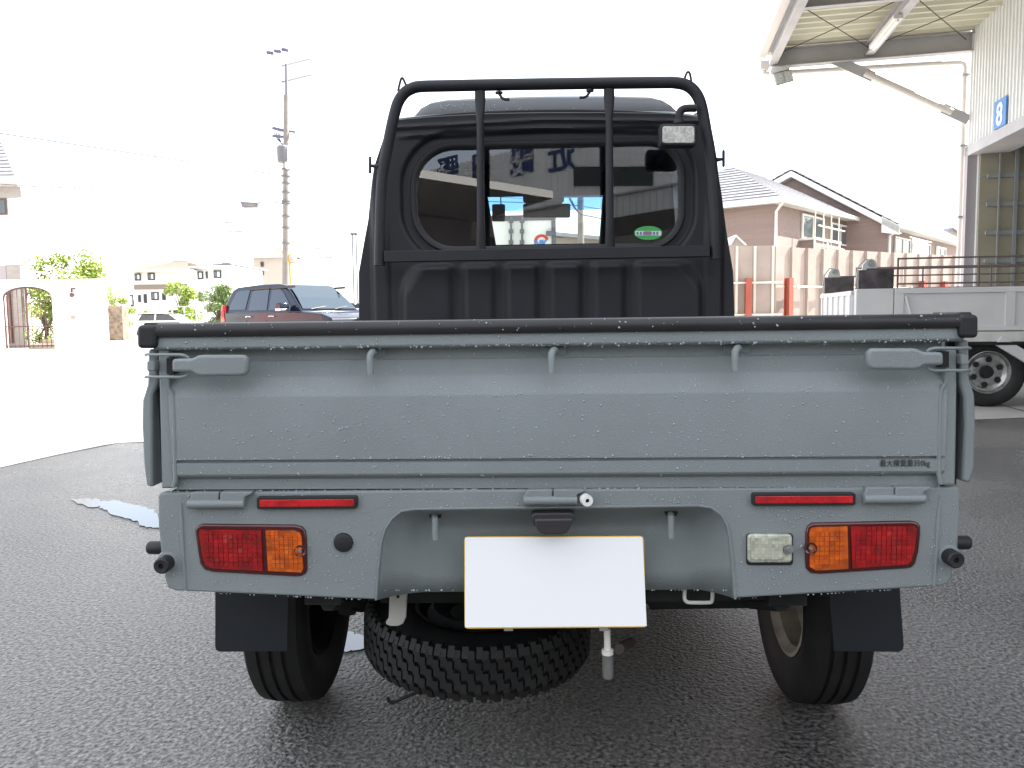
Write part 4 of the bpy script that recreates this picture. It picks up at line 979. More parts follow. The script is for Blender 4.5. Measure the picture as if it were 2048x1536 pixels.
m = MB(); m.bar(Lp(lw + .06, -.01, zb_l - .10), Lp(lw + .85, -.01, zb_l - .62), .05, .10); lp(m, 'side_guard', 'lorry')
m = MB(); m.bar(Lp(lw - .40, .06, zb_l - .13), Lp(lw + .35, .06, zb_l - .13), .20, .03); lp(m, 'mudguard', 'dark')
m = MB(); prof = [(3.68, .42), (3.68, 2.05), (3.85, 2.15), (4.75, 2.12), (5.15, 1.30), (5.25, 1.1), (5.25, .40)]
m.prism([Lp(l_, .06, z_) for l_, z_ in prof], LA * (LW - .12)); cbn = lp(m, 'cab', 'lorry', bevel=.04, seg=3)
m = MB(); m.prism([Lp(l_, .055, z_) for l_, z_ in ((3.95, 1.25), (3.95, 1.92), (4.65, 1.92), (4.95, 1.25))], LA * .01); m.build('side_window', M['carglass'], cbn)

# ================================================================== METAL PANEL FENCE, RIGHT
M['fence'] = pm('pinkish_steel_panel', (.265, .212, .185), .45, var=(1.5, .12))
M['fencerib'] = pm('pale_rib', (.52, .46, .40), .45)
M['redpost'] = pm('red_oxide_post', (.26, .055, .035), .5, var=(3, .12))
M['scaf'] = pm('scaffold_pipe', (.60, .56, .44), .4)
C0 = at(1544, 640, 22.6); C0.z = 0
FU = Vector((.83, .558, 0)).normalized(); FN = Vector((.558, -.83, 0)).normalized()
FH = onp(1544, 493, C0, (0, 1, 0)).z
fen = thing('panel_fence', 'tall pinkish steel panel fence with scaffold pipes behind the white lorry', 'fence', tuple(C0))
def fpan(a, u, nn, wd, ht):
    m = MB(); r0 = []; 
    for f_, d in ((0, .0), (.04, .09), (.10, .09), (.14, .02), (.86, .02), (.90, .02), (1.0, .0)): r0.append(a + u * wd * f_ + nn * d)
    m.loft([r0, [q + Z * ht for q in r0]]); return m
pw_ = .72
for k in range(30):
    m = fpan(C0 + FU * pw_ * k + Z * .05, FU, FN, pw_ * .985, FH - .05); m.build('panel', M['fence'], fen, smooth=0)
FU2 = Vector((-1, .06, 0)).normalized(); FN2 = Vector((-.06, -1, 0)).normalized()
for k in range(8):
    m = MB(); a = C0 + FU2 * .52 * k + Z * .05; m.obox(a, FU2 * .50, FN2 * -.02, Z * (FH - .02)); m.build('panel', M['fence'], fen, smooth=0)
    m = MB(); m.obox(a + FU2 * -.035, FU2 * .07, FN2 * .05, Z * (FH - .03)); m.build('panel_rib', M['fencerib'], fen, smooth=0)
for z_ in (FH * .60, FH * .28, FH * .05 + .1):
    m = MB(); m.tube([C0 + FU * .0 + FN * .16 + Z * z_, C0 + FU * 21 + FN * .16 + Z * z_], .028, 8); m.build('rail_pipe', M['scaf'], fen)
    m = MB(); m.tube([C0 + FU2 * -.25 + FN2 * .14 + Z * (z_ + .12), C0 + FU2 * 4.2 + FN2 * .14 + Z * (z_ + .12)], .028, 8); m.build('rail_pipe', M['scaf'], fen)
    for k in range(14):
        m = MB(); q = C0 + FU * (.9 + 1.44 * k) + FN * .13 + Z * z_; m.obox(q - FU * .05 - Z * .05, FU * .1, FN * .08, Z * .1); m.build('pipe_clamp', M['fencerib'], fen)
for px, s_ in ((1497, 1), (1581, 0), (1848, 0), (1890, 0)):
    if s_: p = onp(px, 640, C0 + FN2 * .3, FN2)
    else: p = onp(px, 640, C0 + FN * .35, FN)
    p.z = 0; m = MB(); uu = FU if not s_ else FU2; nn = FN if not s_ else FN2
    hh = FH * .685
    m.obox(p - uu * .09, uu * .18, nn * .02, Z * hh); m.obox(p - uu * .09, uu * .18, nn * -.02 , Z * .01); m.obox(p - uu * .012, uu * .024, nn * -.16, Z * hh); m.obox(p - uu * .09 - nn * .16, uu * .18, nn * -.02, Z * hh)
    m.build('fence_post', M['redpost'], fen, smooth=0)

# ================================================================== BRICK HOUSES, RIGHT
def brickmat(name, c, mort, sc=4.0, roof=False):
    m = pm(name, c, .75 if not roof else .6); n = m.node_tree.nodes; l = m.node_tree.links; b = n['Principled BSDF']
    tc = n.new('ShaderNodeTexCoord'); sp = n.new('ShaderNodeSeparateXYZ'); cb = n.new('ShaderNodeCombineXYZ'); ad = n.new('ShaderNodeMath')
    l.new(tc.outputs['Object'], sp.inputs[0]); l.new(sp.outputs['X'], ad.inputs[0]); l.new(sp.outputs['Y'], ad.inputs[1]); l.new(ad.outputs[0], cb.inputs['X']); l.new(sp.outputs['Z'], cb.inputs['Y'])
    br = n.new('ShaderNodeTexBrick'); br.inputs['Scale'].default_value = sc; br.inputs['Color1'].default_value = (*c, 1); br.inputs['Color2'].default_value = (*[x * .86 for x in c], 1)
    br.inputs['Mortar'].default_value = (*mort, 1); br.inputs['Mortar Size'].default_value = .03; br.inputs['Brick Width'].default_value = 1.0; br.inputs['Row Height'].default_value = .32
    l.new(cb.outputs[0], br.inputs['Vector']); l.new(br.outputs['Color'], b.inputs['Base Color'])
    bu = n.new('ShaderNodeBump'); bu.inputs['Strength'].default_value = .4; bu.inputs['Distance'].default_value = .01; l.new(br.outputs['Color'], bu.inputs['Height']); l.new(bu.outputs[0], b.inputs['Normal'])
    return m
M['brick'] = brickmat('brown_brick_tile', (.245, .18, .158), (.21, .16, .145))
M['brickpale'] = brickmat('pale_brick_tile', (.40, .36, .33), (.33, .30, .28))
M['slate'] = pm('grey_slate', (.20, .20, .22), .6, var=(3, .2))
M['fasc'] = pm('house_white_trim', (.66, .66, .63), .5)
M['soffit'] = pm('house_soffit', (.5, .5, .47), .6)
M['hglass'] = pm('house_glass', (.10, .12, .13), .08)
U = Vector((.62, .785, 0)).normalized(); V = Vector((-.785, .62, 0)).normalized()
def house_frame(px, py_e, Y, ze=None):
    p = at(px, py_e, Y); c = Vector((p.x, p.y, 0)); return c, p.z
cA, zeA = house_frame(1549, 402, 28.6)
hA = thing('brick_house', 'brown brick house with grey hip roof left of the taller gable', 'house', tuple(cA))
def P_(c, a, b, z): return c + U * a + V * b + Z * z
LA_, WA_ = 8.5, 6.4
def wallbox(c, par, a0, a1, b0, b1, z0, z1, mat, name='wall'):
    m = MB(); m.obox(P_(c, a0, b0, z0), U * (a1 - a0), V * (b1 - b0), Z * (z1 - z0)); return m.build(name, M[mat], par, smooth=0)
ov = .55
wallbox(cA, hA, 0, LA_, 0, WA_, 0, zeA - .02, 'brick')
zrA = zeA + 2.05
def sloperoof(par, c, quads, mat, thick=.12, course=.0, name='roof'):
    """roof planes as overlapping courses: each course is one thin slab"""
    out = None
    for (a, b, c2, d) in quads:                    # a-b eave, d-c2 ridge
        a, b, c2, d = map(Vector, (a, b, c2, d)); n = 14; m = MB()
        nrm = (b - a).cross(d - a).normalized()
        if nrm.z < 0: nrm = -nrm
        for k in range(n):
            t0, t1 = k / n, min(1, (k + 1.12) / n)
            q = [a.lerp(d, t0), b.lerp(c2, t0), b.lerp(c2, t1), a.lerp(d, t1)]
            q = [q[0] + nrm * .035, q[1] + nrm * .035, q[2], q[3]]
            m.prism(q, nrm * -.03)
        m.build(name, M[mat], par, smooth=0)
e = [P_(cA, -ov, -ov, zeA), P_(cA, LA_ + ov, -ov, zeA), P_(cA, LA_ + ov, WA_ + ov, zeA), P_(cA, -ov, WA_ + ov, zeA)]
r0_, r1_ = P_(cA, 3.2, WA_ / 2, zrA), P_(cA, LA_ - 3.2 + .6, WA_ / 2, zrA)
sloperoof(hA, cA, [(e[3], e[0], r0_, r0_), (e[0], e[1], r1_, r0_), (e[2], e[3], r0_, r1_), (e[1], e[2], r1_, r1_)], 'slate')
def gutter(par, p, q, h=.16, wd=.12):
    m = MB(); m.bar(p, q, wd, h); m.build('gutter', M['fasc'], par, bevel=.01)
gutter(hA, e[3] - Z * .06, e[0] - Z * .06); gutter(hA, e[0] - Z * .06, e[1] - Z * .06); 
m = MB(); m.prism([e[0] - Z * .10, e[1] - Z * .10, P_(cA, LA_, 0, zeA - .10), P_(cA, 0, 0, zeA - .10)], Z * .03); m.build('soffit', M['soffit'], hA)
m = MB(); m.prism([e[3] - Z * .10, e[0] - Z * .10, P_(cA, 0, 0, zeA - .10), P_(cA, 0, WA_, zeA - .10)], Z * .03); m.build('soffit', M['soffit'], hA)
m = MB(); m.tube([P_(cA, -.45, -.5, zeA - .12), P_(cA, -.12, -.12, zeA - .4), P_(cA, -.09, -.09, .1)], .05, 8); m.build('downpipe', M['fasc'], hA)
def houseunit(par, c, a0, a1, z0, z1, out=.55, panes=2, pip=False):
    """projecting bay with sill panels and window above, on the wall b=0 facing -V"""
    m = MB(); m.obox(P_(c, a0, 0, z0), U * (a1 - a0), -V * out, Z * .82); bb = m.build('bay_panel', M['brick'], par, smooth=0)
    for a in (a0 - .03, (a0 + a1) / 2 - .06, a1 - .09):
        m = MB(); m.obox(P_(c, a, -out - .03, z0), U * .12, V * .03, Z * .82); m.build('bay_trim', M['fasc'], bb)
    m = MB(); m.obox(P_(c, a0 - .05, .0, z0 + .82), U * (a1 - a0 + .1), -V * (out + .06), Z * .09); m.build('bay_cap', M['fasc'], bb)
def window(par, c, a0, a1, z0, z1, out=.02, face='R', n=2):
    if face == 'R': o_, u_, v_ = P_(c, a0, -out, z0), U, -V
    else: o_, u_, v_ = P_(c, -out, a0, z0), V, -U
    wd, ht = a1 - a0, z1 - z0
    m = MB(); t = .07
    for q in ((0, 0, wd, t), (0, ht - t, wd, t), (0, t, t, ht - 2 * t), (wd - t, t, t, ht - 2 * t)): m.obox(o_ + u_ * q[0] + Z * q[1], u_ * q[2], v_ * .06, Z * q[3])
    if n == 2: m.obox(o_ + u_ * (wd / 2 - .03) + Z * t, u_ * .06, v_ * .05, Z * (ht - 2 * t))
    f = m.build('window', M['fasc'], par)
    for k in range(n):
        w2 = (wd - 2 * t - (.06 if n == 2 else 0)) / n
        m = MB(); m.obox(o_ + u_ * (t + k * (w2 + .06)) + Z * t, u_ * w2, v_ * .02, Z * (ht - 2 * t)); m.build('pane', M['hglass'], f)
zw = zeA - 2.05
houseunit(hA, cA, 2.5, 5.4, zw - .82 + .78, 0); window(hA, cA, 2.6, 5.0, zw + .86, zeA - .22, n=2); window(hA, cA, 5.9, 8.2, zw + .86, zeA - .3, n=2)
M['pole_c'] = pm('balcony_pole', (.62, .62, .52), .4)
for z_ in (.55, 1.3):
    m = MB(); m.tube([P_(cA, 2.4, -.75, zw + z_), P_(cA, 5.4, -.75, zw + z_ - .02)], .03, 6); m.build('drying_pole', M['pole_c'], hA)
for a in (2.6, 3.5, 4.4, 5.3):
    m = MB(); m.tube([P_(cA, a, -.55, zw + .1), P_(cA, a, -.55, zeA - .2)], .025, 6); m.build('balcony_bar', M['pole_c'], hA)
# taller gable house
cB, zeB = house_frame(1776, 436, 33.6)
hB = thing('gable_house', 'brown brick house with tall asymmetric gable and white barge boards', 'house', tuple(cB))
pk = onp(1588, 340, cB, U); bpk = (pk - cB).dot(V); zpk = pk.z
WB = 8.6; zlB = zpk - (WB - bpk) * .42
m = MB(); m.prism([P_(cB, 0, 0, 0), P_(cB, 0, 0, zeB - .3), P_(cB, 0, bpk, zpk - .35), P_(cB, 0, WB, zlB - .35), P_(cB, 0, WB, 0)], U * 13); m.build('wall', M['brick'], hB, smooth=0)
sl_ = (zpk - zeB) / bpk
RA = [P_(cB, -.35, -.55, zeB - .55 * sl_), P_(cB, 13.3, -.55, zeB - .55 * sl_), P_(cB, 13.3, bpk, zpk), P_(cB, -.35, bpk, zpk)]
RB = [P_(cB, -.35, WB + .5, zlB - .2), P_(cB, 13.3, WB + .5, zlB - .2), P_(cB, 13.3, bpk, zpk), P_(cB, -.35, bpk, zpk)]
sloperoof(hB, cB, [tuple(RA), tuple(RB)], 'slate')
for a, b in ((RA[0], RA[3]), (RB[0], RB[3])):
    m = MB(); m.prism([a - Z * .08, b - Z * .08, b - Z * .36, a - Z * .36], U * .06); m.build('barge_board', M['fasc'], hB, smooth=0)
    m = MB(); m.prism([a - Z * .36, b - Z * .36, b - Z * .36 + U * .35, a - Z * .36 + U * .35], Z * .03); m.build('soffit', M['soffit'], hB, smooth=0)
m = MB(); m.prism([P_(cB, -.35, -.55, zeB - .55 * sl_ - .42), P_(cB, -.35, -.55, zeB - .55 * sl_ - .04), P_(cB, -.35, .15, zeB + .05), P_(cB, -.35, .15, zeB - .62)], U * .05); m.build('eave_return', M['fasc'], hB, smooth=0)
gutter(hB, RA[0] - Z * .05, RA[1] - Z * .05)
m = MB(); m.prism([RA[0] - Z * .12, RA[1] - Z * .12, P_(cB, 13, 0, zeB - .45), P_(cB, 0, 0, zeB - .45)], Z * .03); m.build('soffit', M['soffit'], hB)
m = MB(); m.tube([P_(cB, -.3, -.5, zeB - .6), P_(cB, .0, -.1, zeB - .75), P_(cB, -.06, -.08, .1)], .05, 8); m.build('downpipe', M['fasc'], hB)
houseunit(hB, cB, .3, 4.0, zeB - 2.8, 0); window(hB, cB, 1.0, 3.4, zeB - 1.9, zeB - .7); window(hB, cB, 5.0, 7.0, zeB - 1.9, zeB - .7); window(hB, cB, 8.2, 10.2, zeB - 1.9, zeB - .7)
M['cloth'] = pm('white_laundry', (.72, .74, .78), .8, var=(4, .15)); M['stripe'] = pm('striped_awning', (.18, .22, .30), .7)
ln = thing('laundry', 'white washing hung on the upper balcony of the gable house', 'laundry', tuple(P_(cB, 1, -.7, zeB - 1)))
rr = random.Random(5)
for k in range(6):
    a = .7 + .45 * k; m = MB(); rows = []
    for j in range(5):
        rows.append([P_(cB, a + .38 * i / 3 + .12 * j / 4 * rr.uniform(-1, 1) * .5, -.80 - .04 * math.sin(i * 2 + j), zeB - .85 - .22 * j) for i in range(4)])
    m.loft(rows); c_ = m.build('cloth', M['cloth'], ln, smooth=60)
m = MB(); m.tube([P_(cB, .4, -.78, zeB - .83), P_(cB, 4, -.78, zeB - .83)], .02, 6); m.build('drying_pole', M['pole_c'], ln)
# small pieces behind the fence
sm_ = thing('porch_roof', 'small cream gabled porch top peeking over the left end of the fence', 'porch', tuple(at(1478, 480, 26)))
m = MB(); m.prism([at(x, y, 26) for x, y in ((1462, 486), (1472, 471), (1492, 489), (1492, 520), (1462, 520))], (0, 1.2, 0)); m.build('porch_gable', M['brickpale'], sm_)
m = MB(); m.prism([at(x, y, 25.9) for x, y in ((1460, 487), (1472, 469), (1494, 489), (1492, 491), (1472, 473), (1463, 489))], (0, 1.4, 0)); m.build('porch_trim', M['fasc'], sm_)
fh_ = thing('far_house', 'pale house gable just visible at the warehouse corner', 'house', tuple(at(1900, 560, 50)))
m = MB(); m.prism([at(x, y, 50) for x, y in ((1885, 474), (1906, 456), (1940, 480), (1940, 640), (1885, 640))], (0, 6, 0)); m.build('wall', M['brickpale'], fh_)
m = MB(); m.prism([at(x, y, 49.8) for x, y in ((1882, 477), (1906, 454), (1944, 482), (1944, 485), (1906, 458), (1884, 480))], (0, 6.4, 0)); m.build('roof', M['slate'], fh_)
# ================================================================== LEFT SIDE
M['stucco'] = pm('white_stucco', (.74, .73, .71), .8, bump=(40, .3, .004, 4), var=(2, .05))
M['iron'] = pm('brown_wrought_iron', (.13, .07, .06), .5)
M['stone'] = pm('beige_step_stone', (.36, .30, .24), .8, var=(8, .2))
M['render_beige'] = pm('beige_render', (.42, .37, .32), .8)
M['frame_d'] = pm('dark_window_frame', (.03, .03, .03), .4)
def leafmat(name, c, k=.45):
    m = pm(name, c, .55, var=(5, k)); return m
M['leaf_y'] = leafmat('yellow_green_leaf', (.25, .33, .07)); M['leaf_g'] = leafmat('green_leaf', (.13, .19, .06)); M['leaf_d'] = leafmat('dark_conifer', (.02, .04, .018))
M['bark'] = pm('bark', (.10, .075, .05), .9)
def mapname(k): return M[k]
# walled garden front with arched gate
YWl = 26.5
def wp(px, py, Y=YWl): return at(px, py, Y)
gw0, gw1 = wp(-60, 562).x, wp(206, 572).x; gzt = wp(100, 562).z
ga, gb = wp(6, 640).x, wp(106, 640).x; gc = (ga + gb) / 2; gzs, gza = wp(60, 594).z, wp(55, 573).z; gzb = wp(60, 700).z
gzb = max(.0, gzb)
wl1 = thing('garden_wall', 'white stucco garden wall with an arched opening at the left edge', 'wall', tuple(Vector((gw0, YWl, 0))))
arch = [(gc + (gb - ga) / 2 * math.cos(R(a)), gzs + (gza - gzs) * math.sin(R(a))) for a in range(180, -1, -15)]
LB = [(gw0, 0), (gw0, gzt)] + [(gw1, gzt), (gw1, 0), (gb, 0)] + arch[::-1] + [(ga, 0)]
m = MB(); m.prism([Vector((x, YWl, z)) for x, z in LB], (0, .22, 0)); m.build('wall_body', M['stucco'], wl1, smooth=0)
m = MB(); m.box(gw0, gw1 + .04, YWl - .03, YWl + .25, gzt, gzt + .06); m.build('wall_coping', M['stucco'], wl1)
m = MB(); m.lathe(wp(143, 590, YWl - .08), (0, -1, 0), [(0, .05), (.05, .04), (.08, .0), (.05, -.08)], 12); m.tube([wp(143, 583, YWl - .02), wp(143, 577, YWl - .10), wp(150, 577, YWl - .1)], .03, 8); m.build('wall_lantern', M['iron'], wl1, kind=None)
m = MB(); m.box(wp(142, 630).x, wp(150, 630).x, YWl - .03, YWl, wp(146, 638).z, wp(146, 632).z); m.build('intercom', M['stone'], wl1)
gt = thing('garden_gate', 'brown iron bar gate with arched top in the white garden wall', 'gate', (gc, YWl + .1, 0))
m = MB(); m.tube([Vector((x, YWl + .1, z)) for x, z in [(gb - .03, .05)] + [(x * .985 + gc * .015, z - .03) for x, z in arch[::-1]] + [(ga + .03, .05)]], .03, 6); m.build('gate_frame', M['iron'], gt)
for k in range(1, 11):
    x = ga + (gb - ga) * k / 11; zt2 = gzs + (gza - gzs) * math.sqrt(max(0, 1 - ((x - gc) / ((gb - ga) / 2)) ** 2)) - .04
    m = MB(); m.tube([(x, YWl + .1, .08), (x, YWl + .1, zt2)], .05 if k == 5 else .014, 6); m.build('gate_bar', M['iron'], gt)
for z in (.12, wp(60, 654).z):
    m = MB(); m.box(ga, gb, YWl + .085, YWl + .115, z, z + .04); m.build('gate_rail', M['iron'], gt)
sp_ = thing('doorstep', 'low beige stone step behind the arched iron gate', 'step', (gc, YWl + 1, 0))
m = MB(); m.box(ga + .35, gb + .5, YWl + .8, YWl + 1.4, 0, .18); m.build('lower_step', M['stone'], sp_); m = MB(); m.box(ga + .5, gb + .2, YWl + 1.4, YWl + 2.2, 0, .34); m.build('upper_step', M['stone'], sp_)
# big white house far left
YH = 33.0
hx1 = at(48, 400, YH).x; hze = at(20, 362, YH).z
hw = thing('white_house', 'white house with grey shingle roof cut off by the left edge', 'house', (hx1, YH, 0))
m = MB(); m.box(hx1 - 9, hx1 - .25, YH, YH + 9, 0, hze); m.build('wall', M['stucco'], hw, smooth=0)
m = MB(); m.box(hx1 - 9, at(44, 400, YH).x + .0, YH - .03, YH - .002, at(20, 396, YH).z, hze - .25); m.build('upper_siding', M['brickpale'], hw, smooth=0)
e0, e1, rg = Vector((hx1 - 10, YH - .5, hze)), Vector((hx1, YH - .5, hze)), Vector((hx1 - 1.9, YH + 3.0, hze + 2.2))
rg = at(-8, 262, YH + 3.2)
sloperoof(hw, None, [(e0, e1, rg, rg + Vector((-9, 0, 0))), (e1, Vector((hx1, YH + 9, hze)), rg + Vector((0, 2, 0)), rg)], 'slate')
m = MB(); m.box(hx1 - 10, hx1 + .02, YH - .58, YH - .46, hze - .18, hze + .02); m.build('gutter', M['fasc'], hw)
m = MB(); m.box(at(-60, 400, YH).x, at(16, 430, YH).x, YH - .06, YH - .03, at(0, 430, YH).z, at(0, 397, YH).z); wf = m.build('window', M['iron'], hw)
m = MB(); m.box(at(-60, 400, YH).x, at(13, 430, YH).x, YH - .075, YH - .062, at(0, 427, YH).z, at(0, 401, YH).z); m.build('pane', M['hglass'], wf)
m = MB(); m.box(at(-60, 540, YH).x, at(13, 540, YH).x, YH - .05, YH - .002, at(0, 559, YH).z, at(0, 532, YH).z); m.build('porch_recess', M['jamb'], hw)
m = MB(); m.box(at(14, 540, YH).x, at(42, 540, YH).x, YH - .05, YH - .002, at(20, 559, YH).z, at(20, 530, YH).z); m.build('porch_wall', M['brickpale'], hw)
m = MB(); m.box(at(-80, 640, 29).x, at(45, 640, 29).x, 29.0, 29.2, 0, 2.3); m.build('entrance_wall', M['brickpale'], hw, smooth=0)
m = MB(); m.box(at(8, 640, 28.9).x, at(22, 640, 28.9).x, 28.9, 28.98, .2, 2.2); m.build('front_door', M['iron'], hw)

def crown(m, c, rx, ry, rz, n, size, rnd, hol=.35):
    for _ in range(n):
        while True:
            p = Vector((rnd.uniform(-1, 1), rnd.uniform(-1, 1), rnd.uniform(-1, 1)))
            if hol < p.length < 1: break
        q = c + Vector((p.x * rx, p.y * ry, p.z * rz)); s = size * rnd.uniform(.6, 1.4)
        a = Vector((rnd.gauss(0, 1), rnd.gauss(0, 1), rnd.gauss(0, .6))).normalized(); b = a.cross(Vector((rnd.gauss(0, 1), rnd.gauss(0, 1), rnd.gauss(0, 1)))).normalized()
        m.add([q - a * s, q + b * s * .5, q + a * s, q - b * s * .5], [(0, 1, 2, 3)])
def tree(name, label, cat, base, h, w_, leaf, seed, group=None, clumps=16, n=130, size=.10, trunk=.09, low=.35):
    rnd = random.Random(seed); base = Vector(base); t = thing(name, label, cat, tuple(base), group)
    m = MB(); top = base + Vector((0, 0, h * .6)); m.tube([base, base + Vector((.05, 0, h * .3)), top], [trunk, trunk * .8, trunk * .35], 7)
    C_ = []
    for k in range(clumps):
        a = rnd.uniform(0, 6.28); r_ = w_ * rnd.uniform(.1, .85) ** .7; z = h * rnd.uniform(low, .93); r_ *= math.sin(math.pi * min(.95, max(.18, (z / h - low * .6) / (1.05 - low * .6)))) ** .6
        c = base + Vector((r_ * math.cos(a), r_ * math.sin(a), z)); C_.append(c)
        m.tube([base + Vector((0, 0, h * .3)), (base + Vector((0, 0, h * .45))).lerp(c, .5), c], [trunk * .5, trunk * .3, trunk * .1], 5)
    m.build('trunk', M['bark'], t)
    m = MB()
    for c in C_:
        s = w_ * rnd.uniform(.28, .46); crown(m, c, s, s, s * .75, int(n * 1.9), size * .72, rnd, .15)
    m.build('crown', M[leaf], t, smooth=0)
    return t
def gx(px, Y): p = at(px, 640, Y); return (p.x, Y, 0)
tree('garden_tree', 'bright green bushy tree rising behind the white garden wall', 'tree', gx(142, 30), 3.75, 1.4, 'leaf_y', 1, clumps=26, n=130, size=.11)
tree('garden_shrub', 'yellow green shrub seen through the bars of the arched gate', 'shrub', gx(90, 28.6), 2.3, .9, 'leaf_y', 2, clumps=12, n=110, size=.07, low=.1)
tree('roadside_shrub', 'yellow green shrub over the brown planter right of the garden wall', 'shrub', gx(228, 40), 2.5, 1.0, 'leaf_y', 3, clumps=12, n=120, size=.09, low=.15)
tree('street_tree', 'round bright green tree in front of the beige banded house', 'tree', gx(366, 52), 3.6, 1.3, 'leaf_y', 4, clumps=28, n=110, size=.13, low=.12)
tree('hedge_tree', 'olive green bushy tree just left of the dark car', 'tree', gx(437, 47), 3.2, 1.25, 'leaf_g', 5, clumps=30, n=120, size=.10, low=.08)
tree('street_bush', 'small bright bush left of the round green tree', 'bush', gx(298, 54), 2.0, .7, 'leaf_y', 6, clumps=8, n=90, size=.10, low=.1)
for k, px in enumerate((243, 252)):
    t = thing('cypress', ('slim dark conifer, left one of the pair by the white house', 'slim dark conifer, right one of the pair by the white house')[k], 'tree', gx(px, 56), 'pair of slim dark conifers'); rnd = random.Random(20 + k); b_ = Vector(gx(px, 56)); h_ = (3.6, 3.3)[k]
    m = MB(); m.tube([b_, b_ + Z * h_ * .8], [.06, .02], 6); m.build('trunk', M['bark'], t)
    m = MB()
    for _ in range(1100):
        z = rnd.uniform(.1, 1); r_ = .5 * (1 - z) ** .7 * rnd.uniform(.3, 1); a = rnd.uniform(0, 6.28); q = b_ + Vector((r_ * math.cos(a), r_ * math.sin(a), z * h_)); m.add([q, q + Vector((.05 * math.cos(a), .05 * math.sin(a), .16)), q + Vector((-.05 * math.sin(a), .05 * math.cos(a), .12))], [(0, 1, 2)])
    m.build('crown', M['leaf_d'], t, smooth=0)
# brown planter
m = MB(); a, b = at(211, 612, 38.6), at(245, 640, 38.6); m.box(a.x, b.x, 38.6, 39.2, 0, a.z); pt = m.build('planter', pm('brown_planter', (.16, .12, .09), .8, var=(6, .5)), None); tag(pt, 'brown slatted planter box under the yellow green shrub', 'planter')
# far row of houses
def far_house(label, x0, x1, ye, Y, mat, roofm, wins, ridge=18, band=None, name='terraced_house', grp='houses across the street', depth=7):
    a, b = at(x0, ye, Y), at(x1, ye, Y); z = at((x0 + x1) / 2, ye, Y).z
    t = thing(name, label, 'house', (a.x, Y, 0), grp)
    m = MB(); m.box(a.x, b.x, Y, Y + depth, 0, z); m.build('wall', M[mat], t, smooth=0)
    if roofm:
        zr = z + ridge * Y / 1600; m = MB()
        sloperoof(t, None, [(Vector((a.x - .4, Y - .5, z - .05)), Vector((b.x + .4, Y - .5, z - .05)), Vector((b.x - 1.5, Y + depth / 2, zr)), Vector((a.x + 1.5, Y + depth / 2, zr)))], roofm)
        m = MB(); m.prism([Vector((a.x + 1.5, Y + depth / 2, zr)), Vector((b.x - 1.5, Y + depth / 2, zr)), Vector((b.x + .4, Y + depth + .4, z)), Vector((a.x - .4, Y + depth + .4, z))], (0, 0, .1)); m.build('rear_roof', M[roofm], t)
        m = MB(); m.box(a.x - .42, b.x + .42, Y - .58, Y - .50, z - .2, z); m.build('gutter', M['fasc'], t)
    if band:
        for (y0, y1, mt) in band:
            m = MB(); m.box(a.x, b.x, Y - .06, Y - .003, at(300, y1, Y).z, at(300, y0, Y).z); m.build('facade_band', M[mt], t)
    for (wx0, wy0, wx1, wy1) in wins:
        p, q = at(wx0, wy0, Y - .1), at(wx1, wy1, Y - .1)
        m = MB(); m.box(p.x, q.x, Y - .12, Y - .003, q.z, p.z); f = m.build('window', M['frame_d'], t)
        if wx1 - wx0 > 8:
            w_ = q.x - p.x
            for k in range(2):
                m = MB(); m.box(p.x + w_ * (.12 + .40 * k), p.x + w_ * (.46 + .40 * k), Y - .135, Y - .122, q.z + .1, p.z - .1); m.build('pane', (M['hglass'], M['fasc'])[k], f)
    return t
M['roofbrown'] = pm('reddish_roof_tile', (.42, .30, .25), .7, var=(4, .1)); M['band'] = pm('taupe_band', (.22, .18, .14), .8)
M['gar'] = pm('garage_taupe', (.12, .10, .09), .7)
far_house('plain white house left of the beige banded house', 190, 264, 542, 64, 'stucco', 'fasc', [(193, 553, 200, 565), (206, 556, 212, 568), (214, 550, 217, 562), (255, 590, 267, 612)], 12)
far_house('white house with taupe bands and four visible dark windows', 266, 374, 539, 60, 'stucco', 'roofbrown', [(269, 547, 281, 561), (295, 546, 309, 560), (276, 590, 281, 604), (287, 588, 293, 606), (302, 584, 317, 600), (324, 586, 331, 600)], 22, [(538, 544, 'band'), (569, 579, 'band')])
far_house('white house with two wide upper windows behind the hedge tree', 372, 463, 532, 62, 'stucco', 'slate', [(390, 543, 406, 558), (411, 543, 415, 557), (427, 541, 442, 556), (397, 586, 404, 602)], 10, None)
far_house('distant cream house with red trimmed roof beside the utility pole', 506, 566, 512, 90, 'render_beige', 'roofbrown', [(521, 524, 527, 533), (521, 540, 527, 550)], 18, None, 'distant_house', None)
# low white street fence
fw = thing('street_fence', 'low white open fence along the street before the houses', 'fence', gx(245, 50))
m = MB(); y_ = 50
for z in (at(340, 613, y_).z, at(340, 628, y_).z, at(340, 640, y_).z): 
    m = MB(); m.box(at(245, 620, y_).x, at(440, 620, y_).x, y_, y_ + .04, z - .04, z); m.build('fence_rail', M['fasc'], fw)
for k, px in enumerate(range(247, 440, 24)):
    p = at(px, 612, y_); m = MB(); m.box(p.x - .04, p.x + .04, y_ - .02, y_ + .06, 0, p.z); m.build('fence_post', M['render_beige'], fw)

